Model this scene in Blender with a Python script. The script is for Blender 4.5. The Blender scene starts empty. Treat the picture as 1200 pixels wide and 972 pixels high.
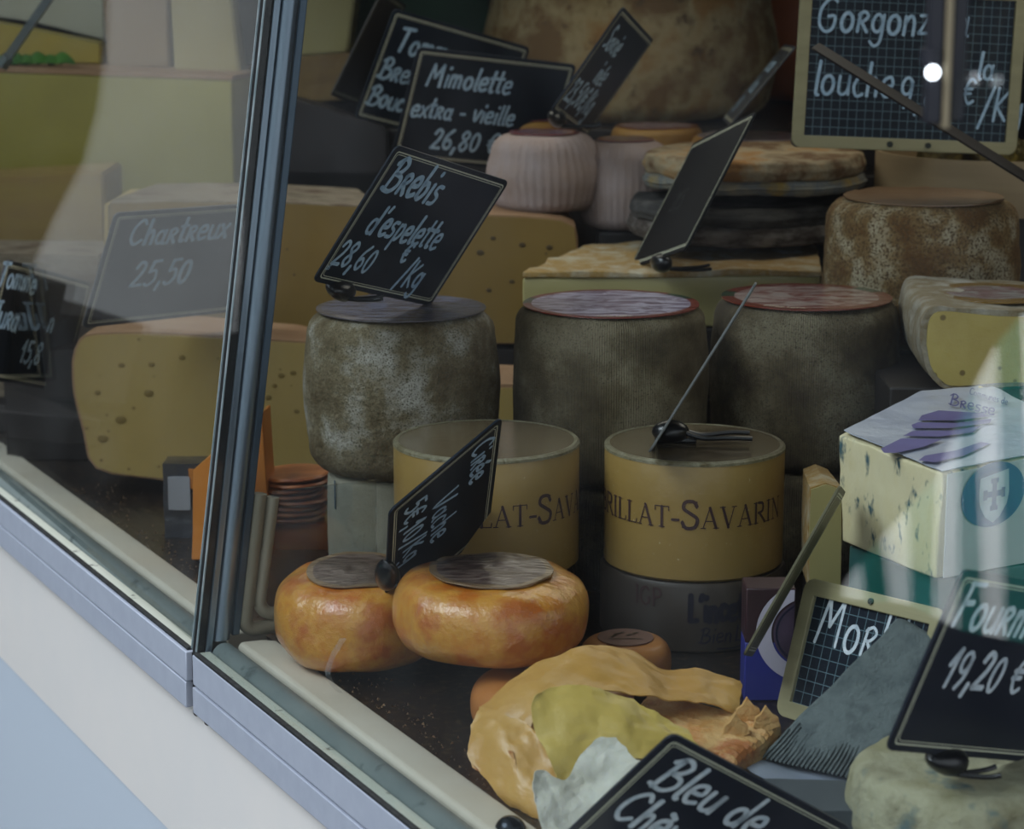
import bpy, bmesh, math, random
from math import sin, cos, pi, radians, sqrt, atan2
from mathutils import Vector, Matrix, noise
random.seed(7)
SC = bpy.context.scene
COL = SC.collection

# ------------------------------------------------------------------ camera
H = 0.54                      # eye height above the display deck (z = 0)
PITCH = radians(12)
FPX = 2700.0                  # focal length in pixels of the 1200 wide frame
cd = bpy.data.cameras.new('camera'); cam = bpy.data.objects.new('camera', cd); COL.objects.link(cam)
cam.location = (0, 0, H); cam.rotation_euler = (pi/2 - PITCH, 0, 0)
cd.sensor_width = 36; cd.lens = 36*FPX/1200; cd.clip_start = 0.02
cd.dof.use_dof = True; cd.dof.focus_distance = 1.68; cd.dof.aperture_fstop = 11.0
SC.camera = cam

# ------------------------------------------------------------------ light
w = bpy.data.worlds.new('overcast_street'); SC.world = w; w.use_nodes = True
bg = w.node_tree.nodes['Background']; bg.inputs[0].default_value = (0.88, 0.93, 1.0, 1); bg.inputs[1].default_value = 0.95

def area(name, loc, target, size, power, color):
    l = bpy.data.lights.new(name, 'AREA'); l.energy = power; l.color = color; l.shape = 'RECTANGLE'
    l.size, l.size_y = size; o = bpy.data.objects.new(name, l); COL.objects.link(o); o.location = loc
    o.rotation_euler = (Vector(target)-Vector(loc)).to_track_quat('-Z', 'Y').to_euler(); return o
area('daylight_over_street', (-2.5, 0.5, 3.1), (0.0, 1.8, 0.1), (2.2, 1.6), 120, (0.88, 0.93, 1.0))
area('fill_inside_case', (0.25, 2.3, 0.70), (0.1, 1.95, 0.1), (1.3, 0.35), 2.6, (1.0, 0.92, 0.78))  # added fill that lifts the back rows; the case has no fixture here

vs = SC.view_settings
vs.view_transform = 'Standard'; vs.look = 'None'; vs.gamma = 1; vs.use_curve_mapping = False; vs.exposure = 0.0

# ------------------------------------------------------------------ geometry of the view and of the case
CF = Vector((0, cos(PITCH), -sin(PITCH))); CU = Vector((0, sin(PITCH), cos(PITCH)))
def ray(px, py): return CF + Vector((1, 0, 0))*((px-600)/FPX) + CU*((486-py)/FPX)
def P(px, py, Y):
    d = ray(px, py); return Vector((0, 0, H)) + d*(Y/d.y)
def Z(py, Y): return P(600, py, Y).z
def XX(px, py, Y): return P(px, py, Y).x
def W(px_w, Y): return px_w*Y/FPX/0.985
TH = radians(27.5)
RO = Vector((-0.244, 1.67, 0)); RA = Vector((-sin(TH), cos(TH), 0)); RN = Vector((cos(TH), sin(TH), 0))
def RW(a, n, z): return RO + RA*a + RN*n + Vector((0, 0, z))
SL = 0.138                     # the glass leans inwards this much per metre of height

# ------------------------------------------------------------------ materials
def rgb(r, g, b):
    f = lambda c: ((c/255+0.055)/1.055)**2.4 if c > 10 else c/255/12.92
    return (f(r), f(g), f(b), 1)
MATS = {}
def mat(name, c1, c2=None, c3=None, scale=8, rough=0.6, bump=0.0, bscale=60, metal=0, coat=0, speck=None, sscale=400, sthr=0.62,
        stretch=(1, 1, 1), contrast=0.16, sss=0, spec=0.5, weave=0, holes=None, hscale=40, hthr=0.12, em=None, ems=0):
    if name in MATS: return MATS[name]
    m = bpy.data.materials.new(name); m.use_nodes = True; MATS[name] = m
    nt = m.node_tree; N = nt.nodes; L = nt.links; b = N['Principled BSDF']
    b.inputs['Roughness'].default_value = rough; b.inputs['Metallic'].default_value = metal
    b.inputs['Coat Weight'].default_value = coat; b.inputs['Coat Roughness'].default_value = 0.18
    b.inputs['Specular IOR Level'].default_value = spec
    if sss: b.inputs['Subsurface Weight'].default_value = sss; b.inputs['Subsurface Radius'].default_value = (0.01, 0.007, 0.003)
    if em: b.inputs['Emission Color'].default_value = em; b.inputs['Emission Strength'].default_value = ems
    col = None
    tc = N.new('ShaderNodeTexCoord'); mp = N.new('ShaderNodeMapping'); mp.inputs['Scale'].default_value = stretch
    L.new(tc.outputs['Object'], mp.inputs[0])
    def nz(s, det=5):
        n = N.new('ShaderNodeTexNoise'); n.inputs['Scale'].default_value = s; n.inputs['Detail'].default_value = det
        n.inputs['Roughness'].default_value = 0.62; L.new(mp.outputs[0], n.inputs['Vector']); return n
    if c2:
        n = nz(scale); r = N.new('ShaderNodeValToRGB'); L.new(n.outputs[0], r.inputs[0])
        e = r.color_ramp.elements; e[0].position = 0.5-contrast; e[0].color = c1; e[1].position = 0.5+contrast; e[1].color = c3 or c2
        if c3: k = e.new(0.5); k.color = c2
        col = r.outputs[0]
    def mixc(fac, a, c):
        x = N.new('ShaderNodeMix'); x.data_type = 'RGBA'; L.new(fac, x.inputs[0])
        if a is None: x.inputs[6].default_value = c1
        else: L.new(a, x.inputs[6])
        x.inputs[7].default_value = c; return x.outputs[2]
    hf = None
    if speck:
        n = nz(sscale, 3); r = N.new('ShaderNodeValToRGB'); L.new(n.outputs[0], r.inputs[0])
        r.color_ramp.elements[0].position = sthr-0.07; r.color_ramp.elements[1].position = sthr+0.05
        col = mixc(r.outputs[0], col, speck)
    if holes:
        v = N.new('ShaderNodeTexVoronoi'); v.inputs['Scale'].default_value = hscale; L.new(mp.outputs[0], v.inputs['Vector'])
        r = N.new('ShaderNodeValToRGB'); L.new(v.outputs['Distance'], r.inputs[0])
        r.color_ramp.elements[0].position = hthr*0.6; r.color_ramp.elements[0].color = (1, 1, 1, 1)
        r.color_ramp.elements[1].position = hthr; r.color_ramp.elements[1].color = (0, 0, 0, 1)
        col = mixc(r.outputs[0], col, holes); hf = r.outputs[0]
    if col: L.new(col, b.inputs['Base Color'])
    else: b.inputs['Base Color'].default_value = c1
    if bump or weave:
        hgt = nz(bscale, 6).outputs[0]
        if weave:
            wv = N.new('ShaderNodeTexWave'); wv.inputs['Scale'].default_value = weave; wv.bands_direction = 'X'
            sp = N.new('ShaderNodeSeparateXYZ'); L.new(tc.outputs['Object'], sp.inputs[0])
            at = N.new('ShaderNodeMath'); at.operation = 'ARCTAN2'; L.new(sp.outputs[1], at.inputs[0]); L.new(sp.outputs[0], at.inputs[1])
            ml = N.new('ShaderNodeMath'); ml.operation = 'MULTIPLY'; ml.inputs[1].default_value = 0.08; L.new(at.outputs[0], ml.inputs[0])
            cb = N.new('ShaderNodeCombineXYZ'); L.new(ml.outputs[0], cb.inputs[0]); L.new(cb.outputs[0], wv.inputs[0])
            ad = N.new('ShaderNodeMath'); ad.operation = 'MULTIPLY_ADD'; ad.inputs[1].default_value = 0.35
            L.new(wv.outputs[1], ad.inputs[0]); L.new(hgt, ad.inputs[2]); hgt = ad.outputs[0]
        bp = N.new('ShaderNodeBump'); bp.inputs['Strength'].default_value = bump; bp.inputs['Distance'].default_value = 0.004
        L.new(hgt, bp.inputs['Height']); L.new(bp.outputs[0], b.inputs['Normal'])
        if coat: L.new(bp.outputs[0], b.inputs['Coat Normal'])
    return m

def glass_mat(name, tint, k=1.0, dirt=0.0, base=0.04):
    m = bpy.data.materials.new(name); m.use_nodes = True; nt = m.node_tree; N = nt.nodes; L = nt.links
    for n in list(N): N.remove(n)
    out = N.new('ShaderNodeOutputMaterial'); tr = N.new('ShaderNodeBsdfTransparent'); gl = N.new('ShaderNodeBsdfGlossy')
    tr.inputs[0].default_value = tint; gl.inputs['Roughness'].default_value = 0.012
    lw = N.new('ShaderNodeLayerWeight'); lw.inputs[0].default_value = 0.5          # facing = 1 - cos
    pw = N.new('ShaderNodeMath'); pw.operation = 'POWER'; pw.inputs[1].default_value = 5; L.new(lw.outputs['Facing'], pw.inputs[0])
    ma = N.new('ShaderNodeMath'); ma.operation = 'MULTIPLY_ADD'; ma.inputs[1].default_value = (1-base)*k; ma.inputs[2].default_value = base*k
    L.new(pw.outputs[0], ma.inputs[0])
    mx = N.new('ShaderNodeMixShader'); L.new(ma.outputs[0], mx.inputs[0]); L.new(tr.outputs[0], mx.inputs[1]); L.new(gl.outputs[0], mx.inputs[2])
    last = mx
    if dirt:
        df = N.new('ShaderNodeBsdfDiffuse'); df.inputs[0].default_value = (0.55, 0.6, 0.65, 1)
        tc = N.new('ShaderNodeTexCoord'); nz = N.new('ShaderNodeTexNoise'); nz.inputs['Scale'].default_value = 9; nz.inputs['Detail'].default_value = 8
        L.new(tc.outputs['Object'], nz.inputs['Vector'])
        rp = N.new('ShaderNodeMapRange'); rp.inputs[1].default_value = 0.42; rp.inputs[2].default_value = 0.8; rp.inputs[4].default_value = dirt
        L.new(nz.outputs[0], rp.inputs[0]); m2 = N.new('ShaderNodeMixShader'); L.new(rp.outputs[0], m2.inputs[0])
        L.new(mx.outputs[0], m2.inputs[1]); L.new(df.outputs[0], m2.inputs[2]); last = m2
    L.new(last.outputs[0], out.inputs[0]); return m

def label_mat(name, inner, inner2, rim, rim2=None, r0=0.8, wav=30, rough=0.3, foil=0.35, text=None):
    """printed paper disc: object space radius is 1 at the rim after scaling by Texture 'Generated'"""
    m = bpy.data.materials.new(name); m.use_nodes = True; nt = m.node_tree; N = nt.nodes; L = nt.links; b = N['Principled BSDF']
    b.inputs['Roughness'].default_value = rough; b.inputs['Coat Weight'].default_value = 1.0; b.inputs['Coat Roughness'].default_value = 0.08
    tc = N.new('ShaderNodeTexCoord'); mp = N.new('ShaderNodeMapping'); mp.inputs['Location'].default_value = (-1, -1, 0); mp.inputs['Scale'].default_value = (2, 2, 0)
    L.new(tc.outputs['Generated'], mp.inputs[0])
    ln = N.new('ShaderNodeVectorMath'); ln.operation = 'LENGTH'; L.new(mp.outputs[0], ln.inputs[0])
    r = N.new('ShaderNodeValToRGB'); L.new(ln.outputs['Value'], r.inputs[0]); r.color_ramp.interpolation = 'CONSTANT'
    e = r.color_ramp.elements; e[0].color = (0, 0, 0, 1); e[1].position = r0; e[1].color = (1, 1, 1, 1)
    n = N.new('ShaderNodeTexNoise'); n.inputs['Scale'].default_value = 5; n.inputs['Detail'].default_value = 6
    mp2 = N.new('ShaderNodeMapping'); mp2.inputs['Scale'].default_value = (0.7, 4, 1); L.new(tc.outputs['Generated'], mp2.inputs[0]); L.new(mp2.outputs[0], n.inputs['Vector'])
    r2 = N.new('ShaderNodeValToRGB'); L.new(n.outputs[0], r2.inputs[0]); e = r2.color_ramp.elements
    e[0].position = 0.42; e[0].color = inner; e[1].position = 0.6; e[1].color = inner2
    x = N.new('ShaderNodeMix'); x.data_type = 'RGBA'; L.new(r.outputs[0], x.inputs[0]); L.new(r2.outputs[0], x.inputs[6])
    if rim2:
        g = N.new('ShaderNodeTexGradient'); g.gradient_type = 'RADIAL'; L.new(mp.outputs[0], g.inputs[0])
        r3 = N.new('ShaderNodeValToRGB'); r3.color_ramp.interpolation = 'CONSTANT'; L.new(g.outputs[1], r3.inputs[0])
        e = r3.color_ramp.elements; e[0].color = rim; e[1].position = 0.55; e[1].color = rim2
        k = e.new(0.62); k.color = rim; k = e.new(0.93); k.color = rim2
        L.new(r3.outputs[0], x.inputs[7])
    else: x.inputs[7].default_value = rim
    L.new(x.outputs[2], b.inputs['Base Color'])
    bp = N.new('ShaderNodeBump'); bp.inputs['Strength'].default_value = foil; bp.inputs['Distance'].default_value = 0.003
    L.new(n.outputs[0], bp.inputs['Height']); L.new(bp.outputs[0], b.inputs['Normal']); L.new(bp.outputs[0], b.inputs['Coat Normal'])
    return m

# ------------------------------------------------------------------ object helpers
def link(name, bm, m, parent=None, smooth=True, bevel=0):
    me = bpy.data.meshes.new(name)
    bmesh.ops.recalc_face_normals(bm, faces=bm.faces)
    bm.to_mesh(me); bm.free()
    me.materials.append(m)
    if smooth:
        me.shade_smooth()
        me.set_sharp_from_angle(angle=radians(38))
    o = bpy.data.objects.new(name, me); COL.objects.link(o)
    if parent: o.parent = parent
    if bevel:
        b = o.modifiers.new('b', 'BEVEL'); b.width = bevel; b.segments = 2; b.limit_method = 'ANGLE'
    return o
def tag(o, label=None, cat=None, group=None, kind=None):
    if label: o['label'] = label
    if cat: o['category'] = cat
    if group: o['group'] = group
    if kind: o['kind'] = kind
    return o
def thing(name, label, cat, loc=(0, 0, 0), rz=0, group=None):
    o = bpy.data.objects.new(name, None); COL.objects.link(o); o.location = loc; o.rotation_euler = (0, 0, rz); o.empty_display_size = 0.02
    return tag(o, label, cat, group)
def jit(bm, amp, sc, seed=0.0):
    for v in bm.verts:
        q = v.co*sc + Vector((seed, seed*1.7, -seed)); n = noise.noise_vector(q)
        v.co += n*amp
def lathe(prof, seg=64, lobes=None):
    bm = bmesh.new(); rings = []
    for r, z in prof:
        if r < 1e-6: rings.append([bm.verts.new((0, 0, z))])
        else: rings.append([bm.verts.new((r*cos(2*pi*i/seg), r*sin(2*pi*i/seg), z)) for i in range(seg)])
    for A, B in zip(rings, rings[1:]):
        for i in range(seg):
            j = (i+1) % seg
            if len(A) == 1 and len(B) == 1: continue
            if len(A) == 1: bm.faces.new((A[0], B[i], B[j]))
            elif len(B) == 1: bm.faces.new((A[i], B[0], A[j]))
            else: bm.faces.new((A[i], B[i], B[j], A[j]))
    return bm
def drum_prof(r, z0, z1, er, bulge=0.0, er2=None, n=7, body=10):
    er2 = er2 or er; p = [(0, z0), (r*0.5, z0), (r-er2, z0)]
    for i in range(1, n+1):
        t = i/n*pi/2; p.append((r-er2+er2*sin(t), z0+er2-er2*cos(t)))
    for i in range(1, body):
        t = i/body; p.append((r+bulge*sin(pi*t), z0+er2+(z1-er-z0-er2)*t))
    for i in range(0, n+1):
        t = i/n*pi/2; p.append((r-er+er*cos(t), z1-er+er*sin(t)))
    p += [(r*0.66, z1), (r*0.33, z1), (0, z1)]; return p
def drum(r, z0, z1, er=0.012, bulge=0.0, er2=None, seg=72, amp=0.0012, sc=25, seed=0, body=14):
    bm = lathe(drum_prof(r, z0, z1, er, bulge, er2, body=body), seg)
    if amp: jit(bm, amp, sc, seed); jit(bm, amp*0.5, sc*4, seed)
    return bm
def disc(r, z, t=0.0006, seg=56, wav=0.0, fn=None):
    prof = [(0, z), (r, z), (r, z+t)]+[(r*(1-i/8), z+t) for i in range(1, 9)]
    bm = lathe(prof[:3]+prof[3:], seg)
    if wav:
        for v in bm.verts: v.co.z += abs(noise.noise(v.co*40))*wav*(1 if v.co.z > z+t/2 else 0)
    return bm
def box(sx, sy, sz, cuts=0, c=(0, 0, 0)):
    bm = bmesh.new(); bmesh.ops.create_cube(bm, size=1)
    for v in bm.verts: v.co = Vector((v.co.x*sx+c[0], v.co.y*sy+c[1], v.co.z*sz+c[2]))
    if cuts: bmesh.ops.subdivide_edges(bm, edges=bm.edges, cuts=cuts, use_grid_fill=True)
    return bm
def prism(pts, z0, z1, bev=0.0, cuts=0):
    """outline in local XY raised from z0 to z1"""
    bm = bmesh.new(); a = [bm.verts.new((x, y, z0)) for x, y in pts]; b = [bm.verts.new((x, y, z1)) for x, y in pts]
    n = len(pts); bm.faces.new(a[::-1]); bm.faces.new(b)
    for i in range(n): bm.faces.new((a[i], a[(i+1) % n], b[(i+1) % n], b[i]))
    if bev: bmesh.ops.bevel(bm, geom=[e for e in bm.edges], offset=bev, segments=3, profile=0.6, affect='EDGES')
    return bm
def hexa(bot, top, bev=0.0, cuts=0, amp=0, sc=30, seed=0):
    """eight world points: four bottom, four top"""
    bm = bmesh.new(); a = [bm.verts.new(p) for p in bot]; b = [bm.verts.new(p) for p in top]
    bm.faces.new(a[::-1]); bm.faces.new(b); n = len(a)
    for i in range(n): bm.faces.new((a[i], a[(i+1) % n], b[(i+1) % n], b[i]))
    if bev: bmesh.ops.bevel(bm, geom=[e for e in bm.edges], offset=bev, segments=3, profile=0.6, affect='EDGES')
    if cuts: bmesh.ops.subdivide_edges(bm, edges=bm.edges, cuts=cuts, use_grid_fill=True)
    if amp: jit(bm, amp, sc, seed)
    return bm
def extrude_rail(prof, a0, a1, bm=None):
    """closed outline of (n, z) swept along the rail from a0 to a1, world coordinates"""
    bm = bm or bmesh.new(); A = [bm.verts.new(RW(a0, n, z)) for n, z in prof]; B = [bm.verts.new(RW(a1, n, z)) for n, z in prof]
    k = len(prof); bm.faces.new(A); bm.faces.new(B[::-1])
    for i in range(k): bm.faces.new((A[i], B[i], B[(i+1) % k], A[(i+1) % k]))
    return bm
def tube(pts, r, seg=10, bm=None, taper=None):
    bm = bm or bmesh.new(); pts = [Vector(p) for p in pts]; rings = []
    for i, p in enumerate(pts):
        t = (pts[min(i+1, len(pts)-1)]-pts[max(i-1, 0)]).normalized()
        u = t.orthogonal().normalized(); v = t.cross(u)
        if rings:
            u = (pu - t*pu.dot(t)).normalized(); v = t.cross(u)
        pu = u; rr = r if taper is None else r*taper[i]
        rings.append([bm.verts.new(p+(u*cos(2*pi*k/seg)+v*sin(2*pi*k/seg))*rr) for k in range(seg)])
    for A, B in zip(rings, rings[1:]):
        for k in range(seg): bm.faces.new((A[k], A[(k+1) % seg], B[(k+1) % seg], B[k]))
    bm.faces.new(rings[0][::-1]); bm.faces.new(rings[-1]); return bm
def crv(pts, sub=6):
    out = []; n = len(pts)
    if n < 3: return [Vector(p) for p in pts]
    for i in range(n-1):
        p0, p1, p2, p3 = (Vector(pts[max(i-1, 0)]), Vector(pts[i]), Vector(pts[i+1]), Vector(pts[min(i+2, n-1)]))
        for k in range(sub):
            t = k/sub; out.append(0.5*((2*p1)+(p2-p0)*t+(2*p0-5*p1+4*p2-p3)*t*t+(3*p1-p0-3*p2+p3)*t**3))
    out.append(Vector(pts[-1])); return out
def sheet(ctrl, su=10, th=0.0006, amp=0.0, sc=60, seed=0, amp2=0.0):
    """smooth folded sheet through rows of points, with thickness"""
    rows = [crv(r, su) for r in ctrl]; cols = list(zip(*rows)); g = [crv(list(c), su) for c in cols]
    bm = bmesh.new(); nu, nv = len(g), len(g[0])
    def off(p):
        q = p + (noise.noise_vector(p*sc+Vector((seed, 0, 0)))*amp if amp else Vector())
        if amp2: q = q + noise.noise_vector(p*sc*3.1+Vector((0, seed, 0)))*amp2
        return q
    V = [[bm.verts.new(off(g[i][j])) for j in range(nv)] for i in range(nu)]
    for i in range(nu-1):
        for j in range(nv-1): bm.faces.new((V[i][j], V[i+1][j], V[i+1][j+1], V[i][j+1]))
    bm.normal_update(); bmesh.ops.recalc_face_normals(bm, faces=bm.faces)
    bmesh.ops.solidify(bm, geom=bm.faces[:], thickness=th); return bm

# ------------------------------------------------------------------ handwriting: glyphs as pen strokes, x-height 0.6, cap height 1
def arc(cx, cy, rx, ry, a0, a1, n=9): return [(cx+rx*cos(radians(a0+(a1-a0)*i/n)), cy+ry*sin(radians(a0+(a1-a0)*i/n))) for i in range(n+1)]
G = {
 'B': (.7, [[(.12, 0), (.2, .98)], [(.02, .8), (.3, 1), (.55, .85), (.45, .62), (.25, .52)], [(.25, .52), (.6, .45), (.65, .2), (.4, .0), (-.02, .06)]]),
 'R': (.56, [[(.1, 0), (.12, .58)], [(.08, .52), (.3, .62), (.44, .48), (.3, .32), (.12, .3)], [(.2, .3), (.46, .0)]]),
 'r': (.5, [[(.08, 0), (.1, .55)], [(.06, .5), (.25, .6), (.4, .48), (.27, .33), (.12, .3)], [(.18, .3), (.42, .0)]]),
 'e': (.5, [[(.08, .3), (.4, .34), (.34, .58), (.1, .5), (.05, .2), (.2, 0), (.45, .08)]]),
 'b': (.5, [[(.1, 1), (.08, .05)], [(.08, .4), (.3, .5), (.42, .25), (.25, 0), (.08, .08)]]),
 'i': (.24, [[(.1, .55), (.11, 0)], [(.12, .85), (.14, .92)]]),
 's': (.44, [[(.38, .55), (.15, .55), (.1, .38), (.34, .25), (.3, .04), (.04, .02)]]),
 'd': (.55, [arc(.22, .26, .19, .26, 20, 380), [(.44, 1), (.42, .0)]]),
 "'": (.2, [[(.14, 1.02), (.06, .82)]]),
 'p': (.5, [[(.1, .58), (.08, -.35)], [(.1, .5), (.32, .58), (.42, .3), (.25, .02), (.1, .1)]]),
 'l': (.24, [[(.12, 1), (.1, .1), (.2, 0)]]),
 't': (.36, [[(.16, .95), (.14, .08), (.28, .02)], [(.0, .62), (.34, .64)]]),
 'm': (.72, [[(.06, .55), (.06, 0)], [(.06, .35), (.2, .56), (.32, .45), (.32, 0)], [(.32, .35), (.46, .56), (.58, .45), (.6, 0)]]),
 'n': (.5, [[(.06, .55), (.06, 0)], [(.06, .35), (.24, .57), (.38, .42), (.4, 0)]]),
 'o': (.52, [arc(.24, .28, .2, .28, 80, 440)]),
 'a': (.52, [arc(.22, .27, .18, .26, 40, 400), [(.42, .55), (.4, .08), (.5, 0)]]),
 'u': (.5, [[(.06, .55), (.08, .1), (.25, .0), (.4, .15), (.42, .55)], [(.42, .55), (.44, 0)]]),
 'v': (.46, [[(.04, .56), (.2, 0), (.42, .58)]]),
 'x': (.46, [[(.04, .56), (.4, 0)], [(.4, .56), (.04, 0)]]),
 'h': (.5, [[(.08, 1), (.08, 0)], [(.08, .35), (.25, .55), (.38, .42), (.4, 0)]]),
 'c': (.44, [[(.38, .5), (.2, .58), (.05, .3), (.18, .02), (.4, .08)]]),
 'g': (.52, [arc(.22, .3, .18, .26, 40, 400), [(.42, .56), (.4, -.2), (.2, -.38), (.02, -.25)]]),
 'z': (.46, [[(.04, .55), (.4, .56)], [(.4, .56), (.05, .02)], [(.05, .02), (.44, .04)]]),
 'M': (.85, [[(.04, 0), (.16, 1)], [(.16, 1), (.38, .38)], [(.38, .38), (.66, 1)], [(.66, 1), (.74, 0)]]),
 'T': (.66, [[(-.02, .95), (.62, 1)], [(.3, .97), (.26, 0)]]),
 'J': (.5, [[(.1, .96), (.5, .98)], [(.36, .97), (.34, .15), (.16, 0), (.0, .12)]]),
 'C': (.66, [[(.58, .82), (.38, 1), (.08, .7), (.06, .25), (.3, 0), (.6, .16)]]),
 'G': (.74, [[(.6, .9), (.38, 1), (.08, .7), (.06, .25), (.3, 0), (.56, .1), (.6, .45), (.36, .45)]]),
 'S': (.56, [[(.5, .9), (.22, 1), (.08, .76), (.42, .45), (.44, .12), (.04, .03)]]),
 'F': (.6, [[(.12, .98), (.08, 0)], [(.06, .96), (.6, .98)], [(.1, .52), (.44, .55)]]),
 'V': (.6, [[(.02, 1), (.24, 0), (.58, 1)]]),
 'K': (.55, [[(.1, 1), (.06, 0)], [(.48, .9), (.1, .45)], [(.1, .45), (.48, .02)]]),
 'L': (.5, [[(.1, 1), (.08, 0)], [(.08, 0), (.44, .02)]]),
 '0': (.56, [arc(.25, .42, .2, .42, 80, 440, 12)]),
 '1': (.4, [[(.02, .55), (.24, .95)], [(.24, .95), (.2, 0)]]),
 '2': (.56, [[(.06, .7), (.2, .92), (.42, .8), (.34, .45), (.04, .03)], [(.04, .03), (.5, .04)]]),
 '3': (.52, [[(.06, .85), (.34, .9), (.36, .62), (.14, .5), (.42, .38), (.36, .04), (.02, .05)]]),
 '5': (.54, [[(.14, .92), (.46, .94)], [(.14, .92), (.1, .52)], [(.1, .52), (.36, .56), (.44, .22), (.2, 0), (.02, .08)]]),
 '6': (.54, [[(.4, .92), (.12, .6), (.06, .2), (.26, 0), (.44, .2), (.3, .44), (.1, .34)]]),
 '8': (.54, [[(.26, .48), (.06, .7), (.24, .93), (.42, .74), (.24, .48), (.06, .22), (.24, 0), (.44, .22), (.26, .48)]]),
 '9': (.54, [arc(.22, .66, .18, .25, 0, 360), [(.4, .8), (.38, .3), (.2, 0)]]),
 ',': (.28, [[(.12, .08), (.04, -.22)]]),
 '.': (.24, [[(.08, .03), (.12, .05)]]),
 '-': (.4, [[(.06, .3), (.3, .31)]]),
 '/': (.45, [[(.02, -.2), (.42, 1.05)]]),
 '€': (.6, [[(.52, .82), (.34, .95), (.12, .7), (.1, .28), (.3, .02), (.52, .12)], [(.0, .56), (.4, .58)], [(.0, .38), (.36, .4)]]),
 'é': (.5, [[(.08, .3), (.4, .34), (.34, .58), (.1, .5), (.05, .2), (.2, 0), (.45, .08)], [(.2, .72), (.36, .9)]]),
 'è': (.5, [[(.08, .3), (.4, .34), (.34, .58), (.1, .5), (.05, .2), (.2, 0), (.45, .08)], [(.36, .72), (.16, .82)]]),
 ' ': (.35, []),
}
def ribbon(bm, pts, wd, fn):
    """a pen stroke of width wd; pts in the writing plane, fn maps (x, y) to 3D"""
    pts = [Vector((p[0], p[1])) for p in pts]; L = []; Rr = []
    for i, p in enumerate(pts):
        t = pts[min(i+1, len(pts)-1)]-pts[max(i-1, 0)]
        if t.length < 1e-9: t = Vector((1, 0))
        t.normalize(); q = Vector((-t.y, t.x))*wd/2
        e = -t*wd*0.45 if i == 0 else (t*wd*0.45 if i == len(pts)-1 else Vector((0, 0)))
        L.append(bm.verts.new(fn(*(p+q+e*0.4)))); Rr.append(bm.verts.new(fn(*(p-q+e*0.4))))
        if i == 0: s = bm.verts.new(fn(*(p+e*1.1)))
        if i == len(pts)-1: f = bm.verts.new(fn(*(p+e*1.1)))
    for i in range(len(pts)-1): bm.faces.new((L[i], Rr[i], Rr[i+1], L[i+1]))
    bm.faces.new((s, Rr[0], L[0])); bm.faces.new((f, L[-1], Rr[-1]))
def write(bm, text, x, y, size, wd, fn, xs=0.85, slant=0.12, rough=0.03):
    for ch in text:
        a, st = G.get(ch, G[' ']); dy = random.uniform(-rough, rough)
        for s in st:
            pts = crv([Vector((p[0], p[1], 0)) for p in s], 4) if len(s) > 2 else [Vector((p[0], p[1], 0)) for p in s]
            ribbon(bm, [(x+(q.x+q.y*slant)*size*xs, y+(q.y+dy)*size) for q in pts], wd*random.uniform(.85, 1.15), fn)
        x += a*size*xs*1.12
    return x

# ------------------------------------------------------------------ shared materials
m_slate = mat('sign_black', rgb(19, 27, 38), rgb(27, 36, 48), scale=30, rough=0.5, bump=.02, spec=.25)
m_slate_pale = mat('sign_greyed_black', rgb(44, 50, 60), rgb(62, 66, 74), scale=22, rough=0.5)
m_line = mat('sign_line_cream', rgb(206, 206, 182), rough=0.5)
m_chalk = mat('chalk_pen_blue_white', rgb(190, 216, 236), rgb(150, 182, 208), scale=160, rough=0.6)
m_chalk_w = mat('chalk_pen_white', rgb(225, 232, 238), rgb(185, 200, 212), scale=160, rough=0.6)
m_clip = mat('clip_black_plastic', rgb(14, 15, 19), rough=0.28, coat=0.3)
m_wood = mat('pale_wood_frame', rgb(168, 160, 122), rgb(150, 143, 108), scale=6, stretch=(1, 14, 14), rough=0.6, bump=.1)
m_grid = mat('grid_line_grey', rgb(95, 120, 130), rough=0.6)

def solve_pose(TL, TR, BL, Y, aspect, sa=1):
    """rectangle of known aspect whose three corners project to the given places; sa picks which side is nearer"""
    u = (TR[0]-TL[0], -(TR[1]-TL[1])); v = (BL[0]-TL[0], -(BL[1]-TL[1]))
    D = -(u[0]*v[0]+u[1]*v[1]); uu = u[0]**2+u[1]**2; vv = v[0]**2+v[1]**2; A2 = aspect**2
    # a*b = D ; uu + a^2 = A2 (vv + b^2)  ->  with s=a^2:  s^2 + (uu - A2 vv) s - A2 D^2 = 0
    Bq = uu-A2*vv; s = (-Bq+sqrt(Bq*Bq+4*A2*D*D))/2; a = sqrt(max(s, 1e-6)); b = D/a if a > 1e-3 else sqrt(max(uu/A2-vv, 0))
    a *= sa; b *= sa; k = Y/FPX/0.985
    ce = P((TR[0]+BL[0])/2, (TR[1]+BL[1])/2, Y)
    r = lambda p, d: CF*d+Vector((1, 0, 0))*p[0]+CU*p[1]
    U = r(u, a)*k; V = r(v, b)*k
    return ce, U, V
def project(p):
    q = p-Vector((0, 0, H)); d = q.dot(CF); return Vector((600+FPX*q.x/d, 486-FPX*q.dot(CU)/d))
def refine_pose(TL, TR, BL, Y, aspect, sa):
    t = [Vector(TL), Vector(TR), Vector(BL)]; c = [v.copy() for v in t]
    for _ in range(12):
        ce, U, V = solve_pose(c[0], c[1], c[2], Y, aspect, sa)
        V = (V-U*(U.dot(V)/U.dot(U))); pr_ = [project(ce-U/2-V/2), project(ce+U/2-V/2), project(ce-U/2+V/2)]
        for i in range(3): c[i] += (t[i]-pr_[i])*.7
    return ce, U, V
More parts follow.
